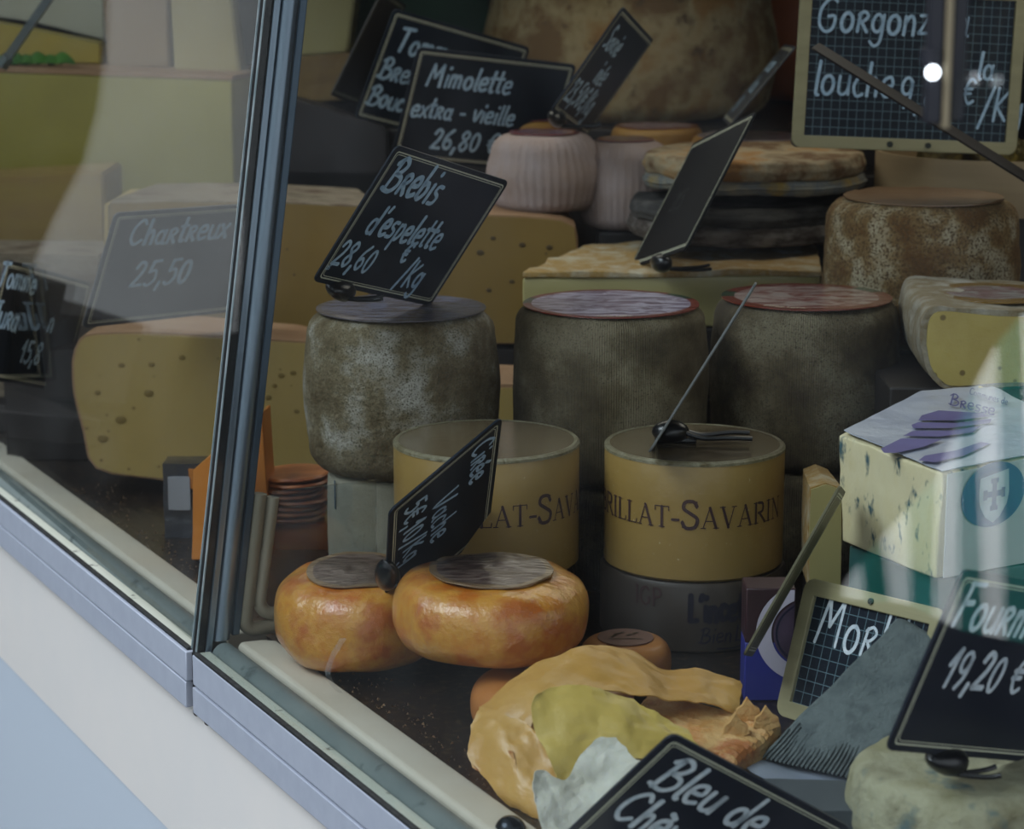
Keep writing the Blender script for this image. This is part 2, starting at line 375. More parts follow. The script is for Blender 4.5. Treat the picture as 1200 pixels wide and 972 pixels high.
def sign(label, TL, TR, BL, Y, lines, aspect=1.45, sa=1, style='double', ink=None, board=None, group=None, clip='edge', th=0.0018, cx=0.3, clip_dz=0.012, manual=None, cl_len=0.02, scribe=1.0):
    ce, U, V = manual or refine_pose(TL, TR, BL, Y, aspect, sa)
    wd, hg = U.length, V.length; X = U.normalized(); Yv = (-V).normalized(); Yv = (Yv - X*Yv.dot(X)).normalized(); Nn = X.cross(Yv)
    M = Matrix((X, Yv, Nn)).transposed().to_4x4(); M.translation = ce
    root = bpy.data.objects.new('price_sign', None); COL.objects.link(root); root.matrix_world = M; tag(root, label, 'sign', group)
    def rr(w_, h_, r, n=5):
        o = []
        for qx, qy, a0 in ((1, 1, 0), (-1, 1, 90), (-1, -1, 180), (1, -1, 270)):
            for i in range(n+1):
                a = radians(a0+90*i/n); o.append((qx*(w_/2-r)+r*cos(a), qy*(h_/2-r)+r*sin(a)))
        return o
    bm = prism(rr(wd, hg, 0.006), -th, 0); link('board', bm, board or m_slate, root, bevel=0.0003)
    if style in ('double', 'grid'):
        def ring(bm, ins, t, z=0.0002):
            A = rr(wd-2*ins, hg-2*ins, 0.003); B = rr(wd-2*(ins+t), hg-2*(ins+t), 0.0025)
            a = [bm.verts.new((x, y, z)) for x, y in A]; b = [bm.verts.new((x, y, z)) for x, y in B]
            for i in range(len(a)): bm.faces.new((a[i], a[(i+1) % len(a)], b[(i+1) % len(a)], b[i]))
    if style == 'double':
        bm = bmesh.new(); ring(bm, 0.0042, 0.0011); ring(bm, 0.0064, 0.0006); link('border_line', bm, m_line, root, smooth=False)
    if style == 'grid':
        bm = bmesh.new(); fw = 0.0115
        for z0, z1 in ((0.0, 0.003),):
            A = rr(wd, hg, 0.009); B = rr(wd-2*fw, hg-2*fw, 0.0004)
            vs_ = [[bm.verts.new((x, y, z)) for x, y in pl] for pl, z in ((A, z0), (A, z1), (B, z1), (B, z0))]
            k = len(A)
            for q in range(3):
                for i in range(k): bm.faces.new((vs_[q][i], vs_[q][(i+1) % k], vs_[q+1][(i+1) % k], vs_[q+1][i]))
        link('frame', bm, m_wood, root, bevel=0.0006)
        bm = bmesh.new(); step = 0.0085
        w2, h2 = wd/2-fw, hg/2-fw
        for i in range(int(w2*2/step)+1):
            x = -w2+i*step; ribbon(bm, [(x, -h2), (x, h2)], 0.0006, lambda a, b: Vector((a, b, 0.0002)))
        for i in range(int(h2*2/step)+1):
            y = -h2+i*step*1.0; ribbon(bm, [(-w2, y), (w2, y)], 0.0006, lambda a, b: Vector((a, b, 0.0002)))
        link('grid_lines', bm, m_grid, root, smooth=False)
    bm = bmesh.new()
    for (txt, x, y, sz, pw) in lines:        # x, y as fractions of the board from its top left
        write(bm, txt, -wd/2+x*wd, hg/2-y*hg, sz*hg, pw*hg*scribe, lambda a, b: Vector((a, b, 0.00035)))
    if lines: link('lettering', bm, ink or m_chalk, root, smooth=False)
    return root, ce, X, Yv, Nn, wd, hg
def add_clip(root, mode, cx, wd, hg, L=0.034, drop=0.014, top=None):
    """black plastic holder gripping the lower edge, with two prongs lying back"""
    Mi = root.matrix_world.inverted(); R3 = Mi.to_3x3()
    base = Vector((-wd/2+cx*wd, -hg/2, 0)); dn = (R3 @ Vector((0, 0, -1))).normalized()
    bm = bmesh.new(); bmesh.ops.create_uvsphere(bm, u_segments=16, v_segments=10, radius=1)
    for v in bm.verts: v.co = Vector((v.co.x*0.017, v.co.y*(0.0085+.002*v.co.x), v.co.z*0.010))+base+dn*drop*0.5+Vector((0, .002, -.002))
    c = link('clip', bm, m_clip, root)
    for s in (-1, 1):
        wdir = R3 @ Vector((1, 0.25*s, 0)).normalized()
        p0 = base+dn*drop*0.85; pts = [p0, p0+wdir*L*0.4+dn*0.001, p0+wdir*L*0.8+dn*0.0005, p0+wdir*L-dn*0.001]
        link('prong', tube(crv(pts, 3), 0.0016, 8), m_clip, c)

# ================================================================== THE CASE
m_alu = mat('satin_aluminium', rgb(178, 187, 202), rgb(171, 180, 196), scale=60, rough=0.38, metal=0.1)
m_panel = mat('white_enamel_panel', rgb(232, 230, 226), rgb(226, 226, 224), scale=5, rough=0.35, spec=.4)
m_plinth = mat('blue_grey_plinth', rgb(190, 203, 216), rough=0.6)
m_black = mat('black_gap', rgb(8, 9, 11), rough=0.7)
m_dirt = mat('black_rubber_dirty', rgb(12, 13, 14), rgb(40, 44, 44), scale=90, rough=0.8, bump=.4)
m_cream = mat('cream_sealing_strip', rgb(184, 190, 176), rgb(194, 198, 186), scale=10, rough=.6, speck=rgb(30, 30, 28), sscale=85, sthr=.69, stretch=(1, 1, 1))
m_tube = mat('grey_rubber_tube', rgb(104, 116, 116), rgb(120, 130, 128), scale=14, rough=0.42, speck=rgb(70, 80, 80), sscale=60, sthr=.68)
m_sill = mat('white_sill_moulding', rgb(216, 210, 194), rgb(204, 196, 178), scale=8, rough=.55, bump=.05)
m_deck = mat('dark_deck_tray', rgb(16, 12, 11), rgb(34, 24, 20), scale=30, rough=.35, speck=rgb(74, 60, 44), sscale=150, sthr=.6, coat=.2)
m_post = mat('brushed_steel_post', rgb(120, 135, 150), rgb(150, 165, 178), scale=3, stretch=(12, 12, .3), rough=.3, metal=.75)
m_dark = mat('dark_lining', rgb(26, 24, 26), rgb(36, 32, 32), scale=5, rough=.6)

A0, A1 = -1.35, 2.3
GAPL, GAPR = 0.0045, -0.0045
# front fascia, two aluminium lengths with a gap between them
t_ = 0
for i, (a0, a1, dn) in enumerate(((A0, GAPR, 0.0), (GAPL, A1, -0.002))):
    bm = extrude_rail([(dn, 0.0), (dn, -.0235), (.016, -.0235), (.016, 0)], a0, a1)
    o = tag(link('trim_%d' % (i*2+1), bm, m_alu, bevel=.0008), kind='structure')
    bm = extrude_rail([(dn-.0006+.001*i, -.0252), (dn-.0006+.001*i, -.046), (.016, -.046), (.016, -.0252)], a0+(0 if i == 0 else .004), a1)
    o = tag(link('trim_%d' % (i*2+2), bm, m_alu, bevel=.0008), kind='structure')
bm = extrude_rail([(.003, -.001), (.003, -.047), (.014, -.047), (.014, -.001)], GAPR, GAPL); extrude_rail([(.004, -.0225), (.004, -.0262), (.012, -.0262), (.012, -.0225)], A0, A1, bm); tag(link('trim_5', bm, m_black), kind='structure')
for k, (a, n) in enumerate(((.004, .006), (-.02, .006))):
    bm = bmesh.new(); bmesh.ops.create_uvsphere(bm, u_segments=12, v_segments=8, radius=.0035)
    for v in bm.verts: v.co += RW(a, n, -.049)
    tag(link('hinge_pin', bm, mat('old_brass', rgb(90, 80, 74), rough=.4, metal=.6)), 'small round pin under the rail joint, ' + ('left of the pair' if k == 0 else 'right of the pair'), 'pin')
bm = extrude_rail([(.010, -.046), (.010, -.178), (.06, -.178), (.06, -.046)], A0, A1); tag(link('wall_front', bm, m_panel), kind='structure')
bm = extrude_rail([(.012, -.178), (.012, -.93), (.06, -.93), (.06, -.178)], A0, A1); tag(link('baseboard_front', bm, m_plinth), kind='structure')
# seals and sill inside the glass
for nm, prof, m_ in (
    ('trim_6', [(.0005, .0), (.0005, .0025), (.0045, .0025), (.0045, 0)], m_dirt),
    ('trim_7', [(.0045, .0), (.0045, .0016), (.006, .0019), (.0135, .0016), (.0135, 0)], m_cream)):
    for a0, a1, sfx in ((A0, GAPR-.003, 0), (GAPL+.003, A1, 1)):
        bm = extrude_rail(prof, a0, a1); tag(link(nm if not sfx else nm.replace('6', '8').replace('7', '9'), bm, m_, bevel=.0006), kind='structure')
for a0, a1, nm in ((A0, GAPR-.006, 'trim_10'), (GAPL+.003, A1, 'trim_11')):
    prof = [(.0235+.0098*cos(radians(t)), -.002+.0098*sin(radians(t))) for t in range(0, 181, 12)]
    tag(link(nm, extrude_rail(prof, a0, a1), m_tube), kind='structure')
for a0, a1, nm in ((A0, -.012, 'trim_12'), (.012, A1, 'trim_13')):
    prof = [(.034, -.02), (.034, .0045), (.037, .0072), (.054, .0065), (.065, .004), (.068, -.001), (.068, -.02)]
    tag(link(nm, extrude_rail(prof, a0, a1), m_sill, bevel=.0015), kind='structure')
bm = extrude_rail([(.016, -.03), (.016, -.006), (.0675, -.006), (.0675, .0), (1.9, .0), (1.9, -.03)], A0, A1); tag(link('floor', bm, m_deck), kind='structure')
# glass panes
m_glass = glass_mat('front_glass', (.93, .955, .955, 1), 1.0, dirt=.012)
m_gedge = mat('polished_glass_edge', rgb(120, 140, 145), rgb(165, 178, 182), scale=40, rough=.25, spec=.6)
GT, GH = .006, .78
def pane(nm, a0, a1, m_=m_glass, yaw=0, zb0=.002):
    bm = bmesh.new(); q = []
    for n_off in (0, GT):
        q.append([bm.verts.new(RW(a, .003+n_off+SL*z+a*yaw, z)) for a, z in ((a0, zb0), (a1, zb0), (a1, GH), (a0, GH))])
    bm.faces.new(q[0]); bm.faces.new(q[1][::-1])
    for i in range(4): bm.faces.new((q[0][i], q[1][i], q[1][(i+1) % 4], q[0][(i+1) % 4]))
    return tag(link(nm, bm, m_, smooth=False), kind='structure')
pr = pane('window_1', A0, GAPR); pl = pane('window_2', GAPL, A1, yaw=.021, zb0=.008)
def slanted(nm, a0, a1, n0, n1, z0, z1, m_, parent=None, bev=0):
    bm = bmesh.new(); A = [bm.verts.new(RW(a, n+SL*z0, z0)) for a, n in ((a0, n0), (a1, n0), (a1, n1), (a0, n1))]
    B = [bm.verts.new(RW(a, n+SL*z1, z1)) for a, n in ((a0, n0), (a1, n0), (a1, n1), (a0, n1))]
    bm.faces.new(A); bm.faces.new(B[::-1])
    for i in range(4): bm.faces.new((A[i], B[i], B[(i+1) % 4], A[(i+1) % 4]))
    return link(nm, bm, m_, parent, bevel=bev)
tag(slanted('trim_14', GAPL-.0002, GAPL+.0010, .0024, .0036, .002, GH, m_gedge), kind='structure')
tag(slanted('trim_15', GAPR-.0010, GAPR+.0002, .0024, .0036, .002, GH, m_gedge), kind='structure')
tag(slanted('trim_16', GAPR+.0001, GAPL+.0002, .0038, .0104, -.001, GH, m_black), kind='structure')
# upright post behind the joint
post = thing('divider_frame', 'grey steel upright and rounded frame behind the gap between the two glass panes', 'frame', RW(0, .03, 0))
def pp(nm, bm, m_, par=post, bev=0):
    for v in bm.verts: v.co -= post.location
    return link(nm, bm, m_, par, bevel=bev)
def slant_bm(pts, z0, z1):
    bm = bmesh.new(); A = [bm.verts.new(RW(a, n+SL*z0, z0)) for a, n in pts]; B = [bm.verts.new(RW(a, n+SL*z1, z1)) for a, n in pts]
    bm.faces.new(A); bm.faces.new(B[::-1]); k = len(pts)
    for i in range(k): bm.faces.new((A[i], B[i], B[(i+1) % k], A[(i+1) % k]))
    return bm
pp('flat_bar', slant_bm([(-.006, .0105), (.006, .0105), (.006, .0155), (-.006, .0155)], .0, GH), m_post, bev=.0006)
pp('round_tube', slant_bm([(-.0+.0075*cos(radians(t)), .0232+.0075*sin(radians(t))) for t in range(0, 360, 24)], .008, GH), m_post)
pp('back_bar', slant_bm([(-.004, .0315), (.008, .0315), (.008, .0375), (-.004, .0375)], .01, GH), mat('dull_blue_steel', rgb(70, 88, 104), rgb(84, 100, 114), scale=4, stretch=(8, 8, .3), rough=.35, metal=.5), bev=.001)
m_gask = mat('beige_rubber_gasket', rgb(132, 126, 108), rgb(146, 140, 120), scale=12, rough=.5)
def rframe(n0, n1, z0, z1, r, rad, m_, nm, a=.0):
    pts = [(n0+SL*z1, z1)]+[(n0+SL*z1+(SL*(z0-z1))*i/6, z1+(z0+rad-z1)*i/6) for i in range(1, 6)]
    for i in range(7):
        t = radians(180+90*i/6); pts.append((n0+rad+SL*z0+rad*cos(t), z0+rad+rad*sin(t)))
    pts += [(n1, z0)]
    pp(nm, tube([RW(a, n, z) for n, z in pts], r, 12), m_)
rframe(.043, .155, .012, .118, .0058, .008, m_gask, 'outer_gasket')
rframe(.054, .155, .022, .114, .0052, .012, mat('pale_rubber_gasket', rgb(156, 150, 132), rough=.5), 'inner_gasket')
# low glass screen between the two halves of the counter
bm = bmesh.new(); q = []
for a in (-.0015, .0015): q.append([bm.verts.new(RW(a, n, z)) for n, z in ((.056, .026), (.1555, .026), (.1555, .118), (.056+.014, .118))])
bm.faces.new(q[0]); bm.faces.new(q[1][::-1])
for i in range(4): bm.faces.new((q[0][i], q[1][i], q[1][(i+1) % 4], q[0][(i+1) % 4]))
pp('screen_glass', bm, glass_mat('screen_glass', (.88, .9, .92, 1), 1.6, dirt=.12, base=.05))
# knob at the lower end of the rail
bm = bmesh.new(); bmesh.ops.create_uvsphere(bm, u_segments=20, v_segments=12, radius=.010); kp = P(598, 975, 1.31)
knob = thing('round_stud', 'dark round metal knob on the sill at the bottom edge', 'stud', kp)
link('ball', bm, mat('dark_chrome', rgb(40, 45, 52), rough=.2, metal=.8), knob)
link('foot', lathe([(0, -.03), (.006, -.03), (.005, -.006), (0, -.006)], 16), MATS['dark_chrome'], knob)
# back, ends and roof of the case
tag(link('wall_back', extrude_rail([(1.82, 0), (1.82, .92), (1.9, .92), (1.9, 0)], A0, A1), m_dark), kind='structure')
bm = extrude_rail([(.124, .001), (.124, .8), (1.82, .8), (1.82, .001)], A1-.04, A1); tag(link('wall_far', bm, m_dark), kind='structure')
bm = extrude_rail([(.10, .80), (.10, .83), (1.9, .83), (1.9, .80)], A0, A1); tag(link('ceiling', bm, m_dark), kind='structure')

# ================================================================== RISERS (hidden steps the upper rows stand on)
m_riser = mat('dark_brown_riser', rgb(20, 15, 14), rgb(30, 23, 20), scale=9, rough=.5)
RIS = []
def riser(x0, x1, y0, y1, z, label):
    zb_ = 0
    for q in RIS:
        if min(x1, q[1]) > max(x0, q[0]) and min(y1, q[3]) > max(y0, q[2]) and q[4] < z-.004: zb_ = max(zb_, q[4]+.0003)
    RIS.append((x0, x1, y0, y1, z))
    t = thing('riser', label, 'riser', ((x0+x1)/2, (y0+y1)/2, zb_))
    link('step', box(x1-x0, y1-y0, z-zb_, c=(0, 0, (z-zb_)/2)), m_riser, t, bevel=.002)
    return t

# ================================================================== CHEESES
m_tomme = mat('rind_grey_mould', rgb(84, 66, 34), rgb(124, 112, 86), rgb(178, 174, 162), scale=19, contrast=.13, rough=.9, bump=1.0, bscale=170, speck=rgb(80, 74, 52), sscale=750, sthr=.58)
m_tomme2 = mat('rind_grey_cloth', rgb(80, 66, 42), rgb(108, 96, 70), rgb(144, 132, 106), scale=15, contrast=.13, rough=.9, bump=.8, bscale=200, speck=rgb(70, 62, 44), sscale=800, sthr=.62, weave=160)
m_tomme3 = mat('rind_brown_cloth', rgb(64, 52, 34), rgb(94, 82, 58), rgb(128, 118, 94), scale=16, contrast=.13, rough=.9, bump=.8, bscale=200, speck=rgb(56, 48, 34), sscale=780, sthr=.6, weave=160)
m_tomme4 = mat('rind_golden_speckled', rgb(100, 70, 34), rgb(126, 102, 64), rgb(170, 158, 130), scale=28, contrast=.12, rough=.9, bump=.9, bscale=150, speck=rgb(84, 64, 38), sscale=430, sthr=.56)
m_white_rind = mat('pale_linen_rind', rgb(140, 136, 118), rgb(160, 156, 138), scale=30, rough=.9, bump=.5, bscale=260, weave=180)

def round_cheese(label, px, pyt, w_, Y, z0, m_, er=.014, bulge=.003, name='round_cheese', lab=None, labw=.86, group=None, amp=.0013, seed=1.0, er2=None, rz=0, dish=0.0, ztop=None):
    r = W(w_, Y)/2-bulge; zt = ztop or Z(pyt, Y); x = XX(px, pyt, Y)
    t = thing(name, label, 'cheese', (x, Y, z0), rz, group)
    link('rind', drum(r, 0, zt-z0, er, bulge, er2, amp=amp, seed=seed, seg=96, body=18), m_, t)
    if lab:
        o = link('paper_label', disc(r*labw, zt-z0+.0004, .0007, wav=.0008), lab, t)
    return t, r, zt
lab1 = label_mat('label_foil_violet', rgb(110, 112, 140), rgb(66, 52, 62), rgb(92, 84, 92), r0=.93)
lab2 = label_mat('label_foil_white', rgb(212, 206, 228), rgb(120, 96, 122), rgb(126, 46, 32), rgb(30, 70, 46), r0=.9)
lab3 = label_mat('label_red_rim', rgb(190, 172, 164), rgb(128, 56, 50), rgb(120, 46, 28), rgb(38, 68, 46), r0=.84, foil=.2)
t1, r1, z1 = round_cheese('grey mouldy drum cheese left of its row, under the tilted espelette sign', 470, 362, 232, 1.88, Z(545, 1.88), m_tomme, .020, .004, 'tomme_cheese', lab1, .9, seed=1)
T1X, T1Z = t1.location.x, t1.location.z
t2, r2, z2 = round_cheese('grey cloth-marked drum cheese with crinkled white foil label, middle of its row', 716, 357, 230, 1.90, Z(552, 1.90), m_tomme2, .014, .003, 'tomme_cheese', lab2, .93, seed=5)
t3, r3, z3 = round_cheese('grey brown drum cheese with red-rimmed round label, right of its row', 945, 349, 222, 1.95, Z(535, 1.95), m_tomme3, .016, .003, 'tomme_cheese', lab3, .93, seed=9)
# rim lettering on the red labels
def ring_text(parent, text, r, z, size, a0, m_, wd):
    bm = bmesh.new()
    def fn(x, y):
        a = a0+x/r; return Vector(((r+y-size*.4)*cos(a), (r+y-size*.4)*sin(a), z))
    # letters read from outside the rim: run left to right as seen by a customer, heads towards the centre
    def fn2(x, y):
        a = a0+x/r; rr_ = r-y+size*.4; return Vector((rr_*cos(a), rr_*sin(a), z))
    write(bm, text, 0, 0, size, wd, fn2, xs=.8, slant=0); return link('rim_lettering', bm, m_, parent, smooth=False)
m_print_w = mat('print_white', rgb(190, 180, 160), rough=.5)
ring_text(t3, 'OSTREe LEITAL'.replace('O', '0').replace('A', 'a').replace('E', 'e').replace('I', 'i'), r3*.86, z3-t3.location.z+.0022, .0062, radians(232), m_print_w, .0009)
ring_text(t2, 'reSre LeiTa', r2*.885, z2-t2.location.z+.0022, .0060, radians(258), m_print_w, .0009)
# what they stand on
b1 = thing('base_cheese', 'pale linen-marked round cheese under the left grey drum cheese', 'cheese', (XX(462, 600, 1.86), 1.87, 0))
link('rind', drum(W(158, 1.87)/2, 0, T1Z-.0005, .006, .001, amp=.0006, seed=3), m_white_rind, b1)
bm = box(.0012, .0008, .024); q = W(158, 1.87)/2+.0016; a_ = radians(214)
for v in bm.verts: v.co = Matrix.Rotation(a_+pi/2, 3, 'Z') @ v.co + Vector((q*cos(a_), q*sin(a_), .082))
link('printed_bar', bm, mat('print_blue_grey', rgb(70, 90, 104), rough=.6), b1)
b2 = thing('base_cheese', 'dim grey brown round cheese under the middle drum cheese', 'cheese', (t2.location.x, 1.90, 0))
link('rind', drum(r2*.97, 0, t2.location.z-.0005, .012, .002, amp=.001, seed=13), m_tomme3, b2)
b3 = thing('base_cheese', 'dim brown cloth-marked round cheese under the right drum cheese', 'cheese', (t3.location.x, 1.95, 0))
link('rind', drum(r3*.97, 0, t3.location.z-.0005, .012, .002, amp=.001, seed=23), m_tomme3, b3)

# cream cheeses in printed wooden-look bands
m_band = mat('yellow_paper_band', rgb(146, 118, 62), rgb(156, 128, 70), scale=4, rough=.42, coat=.35, bump=.12, bscale=90, speck=rgb(190, 180, 140), sscale=420, sthr=.73)
m_lid = mat('dull_film_lid', rgb(112, 98, 74), rgb(124, 110, 86), scale=8, rough=.2, coat=.9, bump=.1, bscale=40)
m_rimw = mat('crimped_film_edge', rgb(150, 145, 120), rgb(110, 100, 70), scale=120, rough=.35, bump=.6, bscale=300)
m_print = mat('print_dark_brown', rgb(52, 32, 36), rgb(72, 48, 44), scale=60, rough=.6)
SER = {  # (advance, [(stroke, thick?)]) roman capitals with serifs
 'B': (.66, [([(.14, 0), (.14, 1)], 1), ([(.02, 1), (.3, 1)], 0), ([(.02, 0), (.3, 0)], 0), ([(.28, 1), (.5, .9), (.5, .64), (.28, .54)], 1), ([(.28, .54), (.58, .45), (.58, .1), (.28, 0)], 1)]),
 'R': (.74, [([(.14, 0), (.14, 1)], 1), ([(.02, 1), (.3, 1)], 0), ([(.02, 0), (.27, 0)], 0), ([(.28, 1), (.55, .92), (.54, .58), (.28, .5)], 1), ([(.34, .5), (.7, 0)], 1), ([(.62, 0), (.78, 0)], 0)]),
 'I': (.36, [([(.16, 0), (.16, 1)], 1), ([(.03, 1), (.29, 1)], 0), ([(.03, 0), (.29, 0)], 0)]),
 'L': (.6, [([(.14, 0), (.14, 1)], 1), ([(.02, 1), (.28, 1)], 0), ([(.02, 0), (.54, 0)], 0), ([(.54, 0), (.56, .2)], 0)]),
 'A': (.78, [([(.1, 0), (.38, 1)], 0), ([(.38, 1), (.66, 0)], 1), ([(.2, .34), (.55, .34)], 0), ([(.0, 0), (.2, 0)], 0), ([(.55, 0), (.77, 0)], 0)]),
 'T': (.7, [([(.34, 0), (.34, 1)], 1), ([(.03, 1), (.65, 1)], 0), ([(.22, 0), (.46, 0)], 0), ([(.03, 1), (.03, .8)], 0), ([(.65, 1), (.65, .8)], 0)]),
 '-': (.42, [([(.06, .38), (.34, .38)], 1)]),
 'S': (.6, [([(.5, .8), (.4, .98), (.14, .96), (.08, .72), (.3, .54), (.52, .34), (.44, .04), (.16, .0), (.04, .2)], 1), ([(.5, .98), (.5, .74)], 0), ([(.05, .26), (.05, .02)], 0)]),
 'V': (.76, [([(.12, 1), (.38, 0)], 1), ([(.38, 0), (.64, 1)], 0), ([(.0, 1), (.23, 1)], 0), ([(.54, 1), (.74, 1)], 0)]),
 'N': (.8, [([(.14, 0), (.14, 1)], 0), ([(.14, 1), (.64, 0)], 1), ([(.64, 0), (.64, 1)], 0), ([(.02, 1), (.16, 1)], 0), ([(.04, 0), (.25, 0)], 0), ([(.54, 1), (.74, 1)], 0)]),
 'G': (.76, [([(.62, .82), (.4, 1), (.1, .75), (.1, .25), (.4, 0), (.62, .12)], 1), ([(.62, .12), (.62, .42)], 1), ([(.5, .42), (.72, .42)], 0)]),
 'P': (.62, [([(.14, 0), (.14, 1)], 1), ([(.28, 1), (.54, .9), (.54, .56), (.16, .48)], 1)]),
}
def serif_wrap(bm, text, a_mid, R_, z, size, big=1.35, ax=1.0, small='AVRIN'):
    adv = 0; seq = []
    for i, ch in enumerate(text):
        s = size*(big if ch == 'S' else 1); seq.append((ch, adv, s)); adv += SER[ch][0]*s*ax*1.06
    for ch, x0, s in seq:
        for pts, thick in SER[ch][1]:
            q = crv([(p[0], p[1], 0) for p in pts], 4) if len(pts) > 2 else [Vector((*pts[0], 0)).lerp(Vector((*pts[1], 0)), i/4) for i in range(5)]
            ribbon(bm, [(x0+v.x*s*ax, v.y*s) for v in q], s*(.13 if thick else .05),
                   lambda x, y: Vector((R_*cos(a_mid+(x-adv/2)/R_), R_*sin(a_mid+(x-adv/2)/R_), z+y)))
def banded(label, px, pyt, w_, Y, z0, amid):
    r = W(w_, Y)/2; zt = Z(pyt, Y); h = zt-z0
    t = thing('banded_cheese', label, 'cheese', (XX(px, pyt, Y), Y, z0))
    link('band', lathe([(0, 0), (r-.002, 0), (r, .002), (r, h*.33), (r, h*.66), (r, h-.003), (r-.0012, h-.0012), (r-.003, h-.0006), (0, h-.0006)], 96), m_band, t)
    link('lid', lathe([(0, h-.0004), (r-.004, h-.0004), (r-.004, h), (0, h)], 96), m_lid, t)
    bm = lathe([(r-.004, h-.0004), (r-.001, h-.001), (r+.0004, h-.003), (r+.0003, h-.001), (r-.0015, h+.0006), (r-.004, h+.0002)], 96); link('film_edge', bm, m_rimw, t)
    bm = bmesh.new(); serif_wrap(bm, 'BRILLAT-SAVARIN', amid, r+.0005, h*.46, .0158, 1.32, ax=1.12); link('printed_lettering', bm, m_print, t, smooth=False)
    return t, r, zt
YB = 1.74
zb = Z(683, YB-.068)
bA, rA, zA = banded('yellow banded cream cheese behind the tilted wax-cheese sign', 570, 515, 220, YB, zb, radians(304))
bB, rB, zB = banded('yellow banded cream cheese with a bare black clip on its lid', 814, 519, 213, YB, zb, radians(259))
# dark stacks below them
m_box = mat('dim_brown_box_paper', rgb(50, 42, 34), rgb(58, 48, 38), scale=5, rough=.5, coat=.2)
m_pr2 = mat('print_indigo', rgb(28, 24, 40), rough=.6)
for par, r_, lb, txt in ((bA, rA, 'dim brown round cheese box under the left banded cheese', 0), (bB, rB, 'dim brown round cheese box with indigo lettering under the right banded cheese', 1)):
    t = thing('round_cheese_box', lb, 'box', (par.location.x, YB, 0)); R_ = r_*(1.04 if txt else .85)
    link('box_wall', lathe([(0, 0), (R_-.002, 0), (R_, .002), (R_, zb-.004), (R_-.002, zb-.0006), (0, zb-.0006)], 80), m_box, t)
    if txt:
        bm = bmesh.new()
        def wrap(x, y, R_=R_): return Vector((( R_+.0006)*cos(radians(262)+x/R_), (R_+.0006)*sin(radians(262)+x/R_), y))
        write(bm, 'L\'incet', .002, .026, .020, .0040, wrap, xs=.72, slant=0)
        write(bm, 'Bien', .010, .009, .012, .0014, wrap, xs=1.0)
        write(bm, 'La', .038, .009, .012, .0014, wrap, xs=1.0)
        ribbon(bm, [(.024, .004), (.036, .0035), (.052, .006)], .0012, wrap)
        serif_wrap_x = bm; link('printed_lettering', bm, m_pr2, t, smooth=False)
        bm = bmesh.new(); serif_wrap(bm, 'IGP', radians(238), R_+.0006, .036, .014, ax=.9); link('printed_mark', bm, m_print, t, smooth=False)

# orange waxed cheeses in film
m_wax = mat('orange_wax_film', rgb(188, 104, 24), rgb(204, 146, 56), rgb(176, 96, 34), scale=19, contrast=.13, rough=.38, coat=.9, bump=.7, bscale=42, sss=.1)
m_wax2 = mat('orange_rind_dull', rgb(176, 110, 54), rgb(190, 130, 66), scale=12, rough=.45, coat=.4, bump=.2)
labo = label_mat('label_dim_film', rgb(66, 46, 42), rgb(112, 96, 88), rgb(128, 104, 76), r0=.88, foil=.5)
m_film = glass_mat('cling_film', (.97, .97, .97, 1), 1.3, dirt=.10, base=.05)
def puck(label, px, Y, w_, z0, h, seed, lab=True, m_=m_wax, rz=0, tilt=(0, 0), dent=.004):
    r = W(w_, Y)/2; t = thing('waxed_cheese', label, 'cheese', (XX(px, 740, Y), Y, z0)); t.rotation_euler = (tilt[0], tilt[1], rz)
    e_ = 2.6; pf = [(0, 0)]
    for i in range(1, 30):
        a = -pi/2+pi*i/30; sx = abs(cos(a))**(2/e_); sz = (abs(sin(a))**(2/e_))*(1 if a > 0 else -1)
        pf.append((r*(.52+.48*sx), h/2+h/2*sz))
    pf += [(r*.3, h), (0, h)]; pf.insert(1, (r*.3, 0))
    bm = lathe(pf, 88); jit(bm, dent, 14, seed); jit(bm, dent*.35, 50, seed)
    zmin = min(v.co.z for v in bm.verts)
    for v in bm.verts: v.co.z -= zmin
    link('wax_body', bm, m_, t)
    if lab:
        bm = disc(r*.62, 0, .0008, wav=.0015)
        # drape the label over the uneven top
        for v in bm.verts:
            q = Vector((v.co.x, v.co.y, h)); d = noise.noise_vector(q*14+Vector((seed, seed*1.7, -seed)))*dent
            v.co.z += h+d.z-zmin+.0012+noise.noise_vector(q*56+Vector((seed, seed*1.7, -seed))).z*dent*.5
        link('paper_label', bm, labo, t)
    return t, r
o1, ro1 = puck('glossy orange waxed cheese in film, leftmost on the white sill', 424, 1.645, 208, .0075, .062, 2.2, True, tilt=(radians(3), 0))
o4, ro4 = puck('flat orange cheese peeking out under the front waxed cheese', 648, 1.50, 196, .0, .040, 6.1, False, m_wax2, dent=.0015)
o2, ro2 = puck('large glossy orange waxed cheese behind the folded yellow paper', 576, 1.548, 240, .0425, .054, 4.7, True)
o3, ro3 = puck('small flat orange cheese with black pen marks, right of the large waxed one', 733, 1.60, 112, 0, .034, 8.3, False, m_wax2, dent=.0008)
link('paper_label', disc(ro3*.6, .0345, .0006), mat('label_dull_pink', rgb(128, 96, 84), rough=.5), o3)
bm = bmesh.new()
for x, y in ((-.008, .004), (-.004, .007), (.001, .002), (.006, .006), (-.010, -.001)):
    ribbon(bm, [(x, y), (x+.003, y+.003)], .0018, lambda a, b: Vector((a, b, .0357)))
ribbon(bm, [(-.012, -.006), (.0, -.005), (.012, -.007)], .0012, lambda a, b: Vector((a, b, .0357)))
link('pen_marks', bm, m_clip, o3, smooth=False)
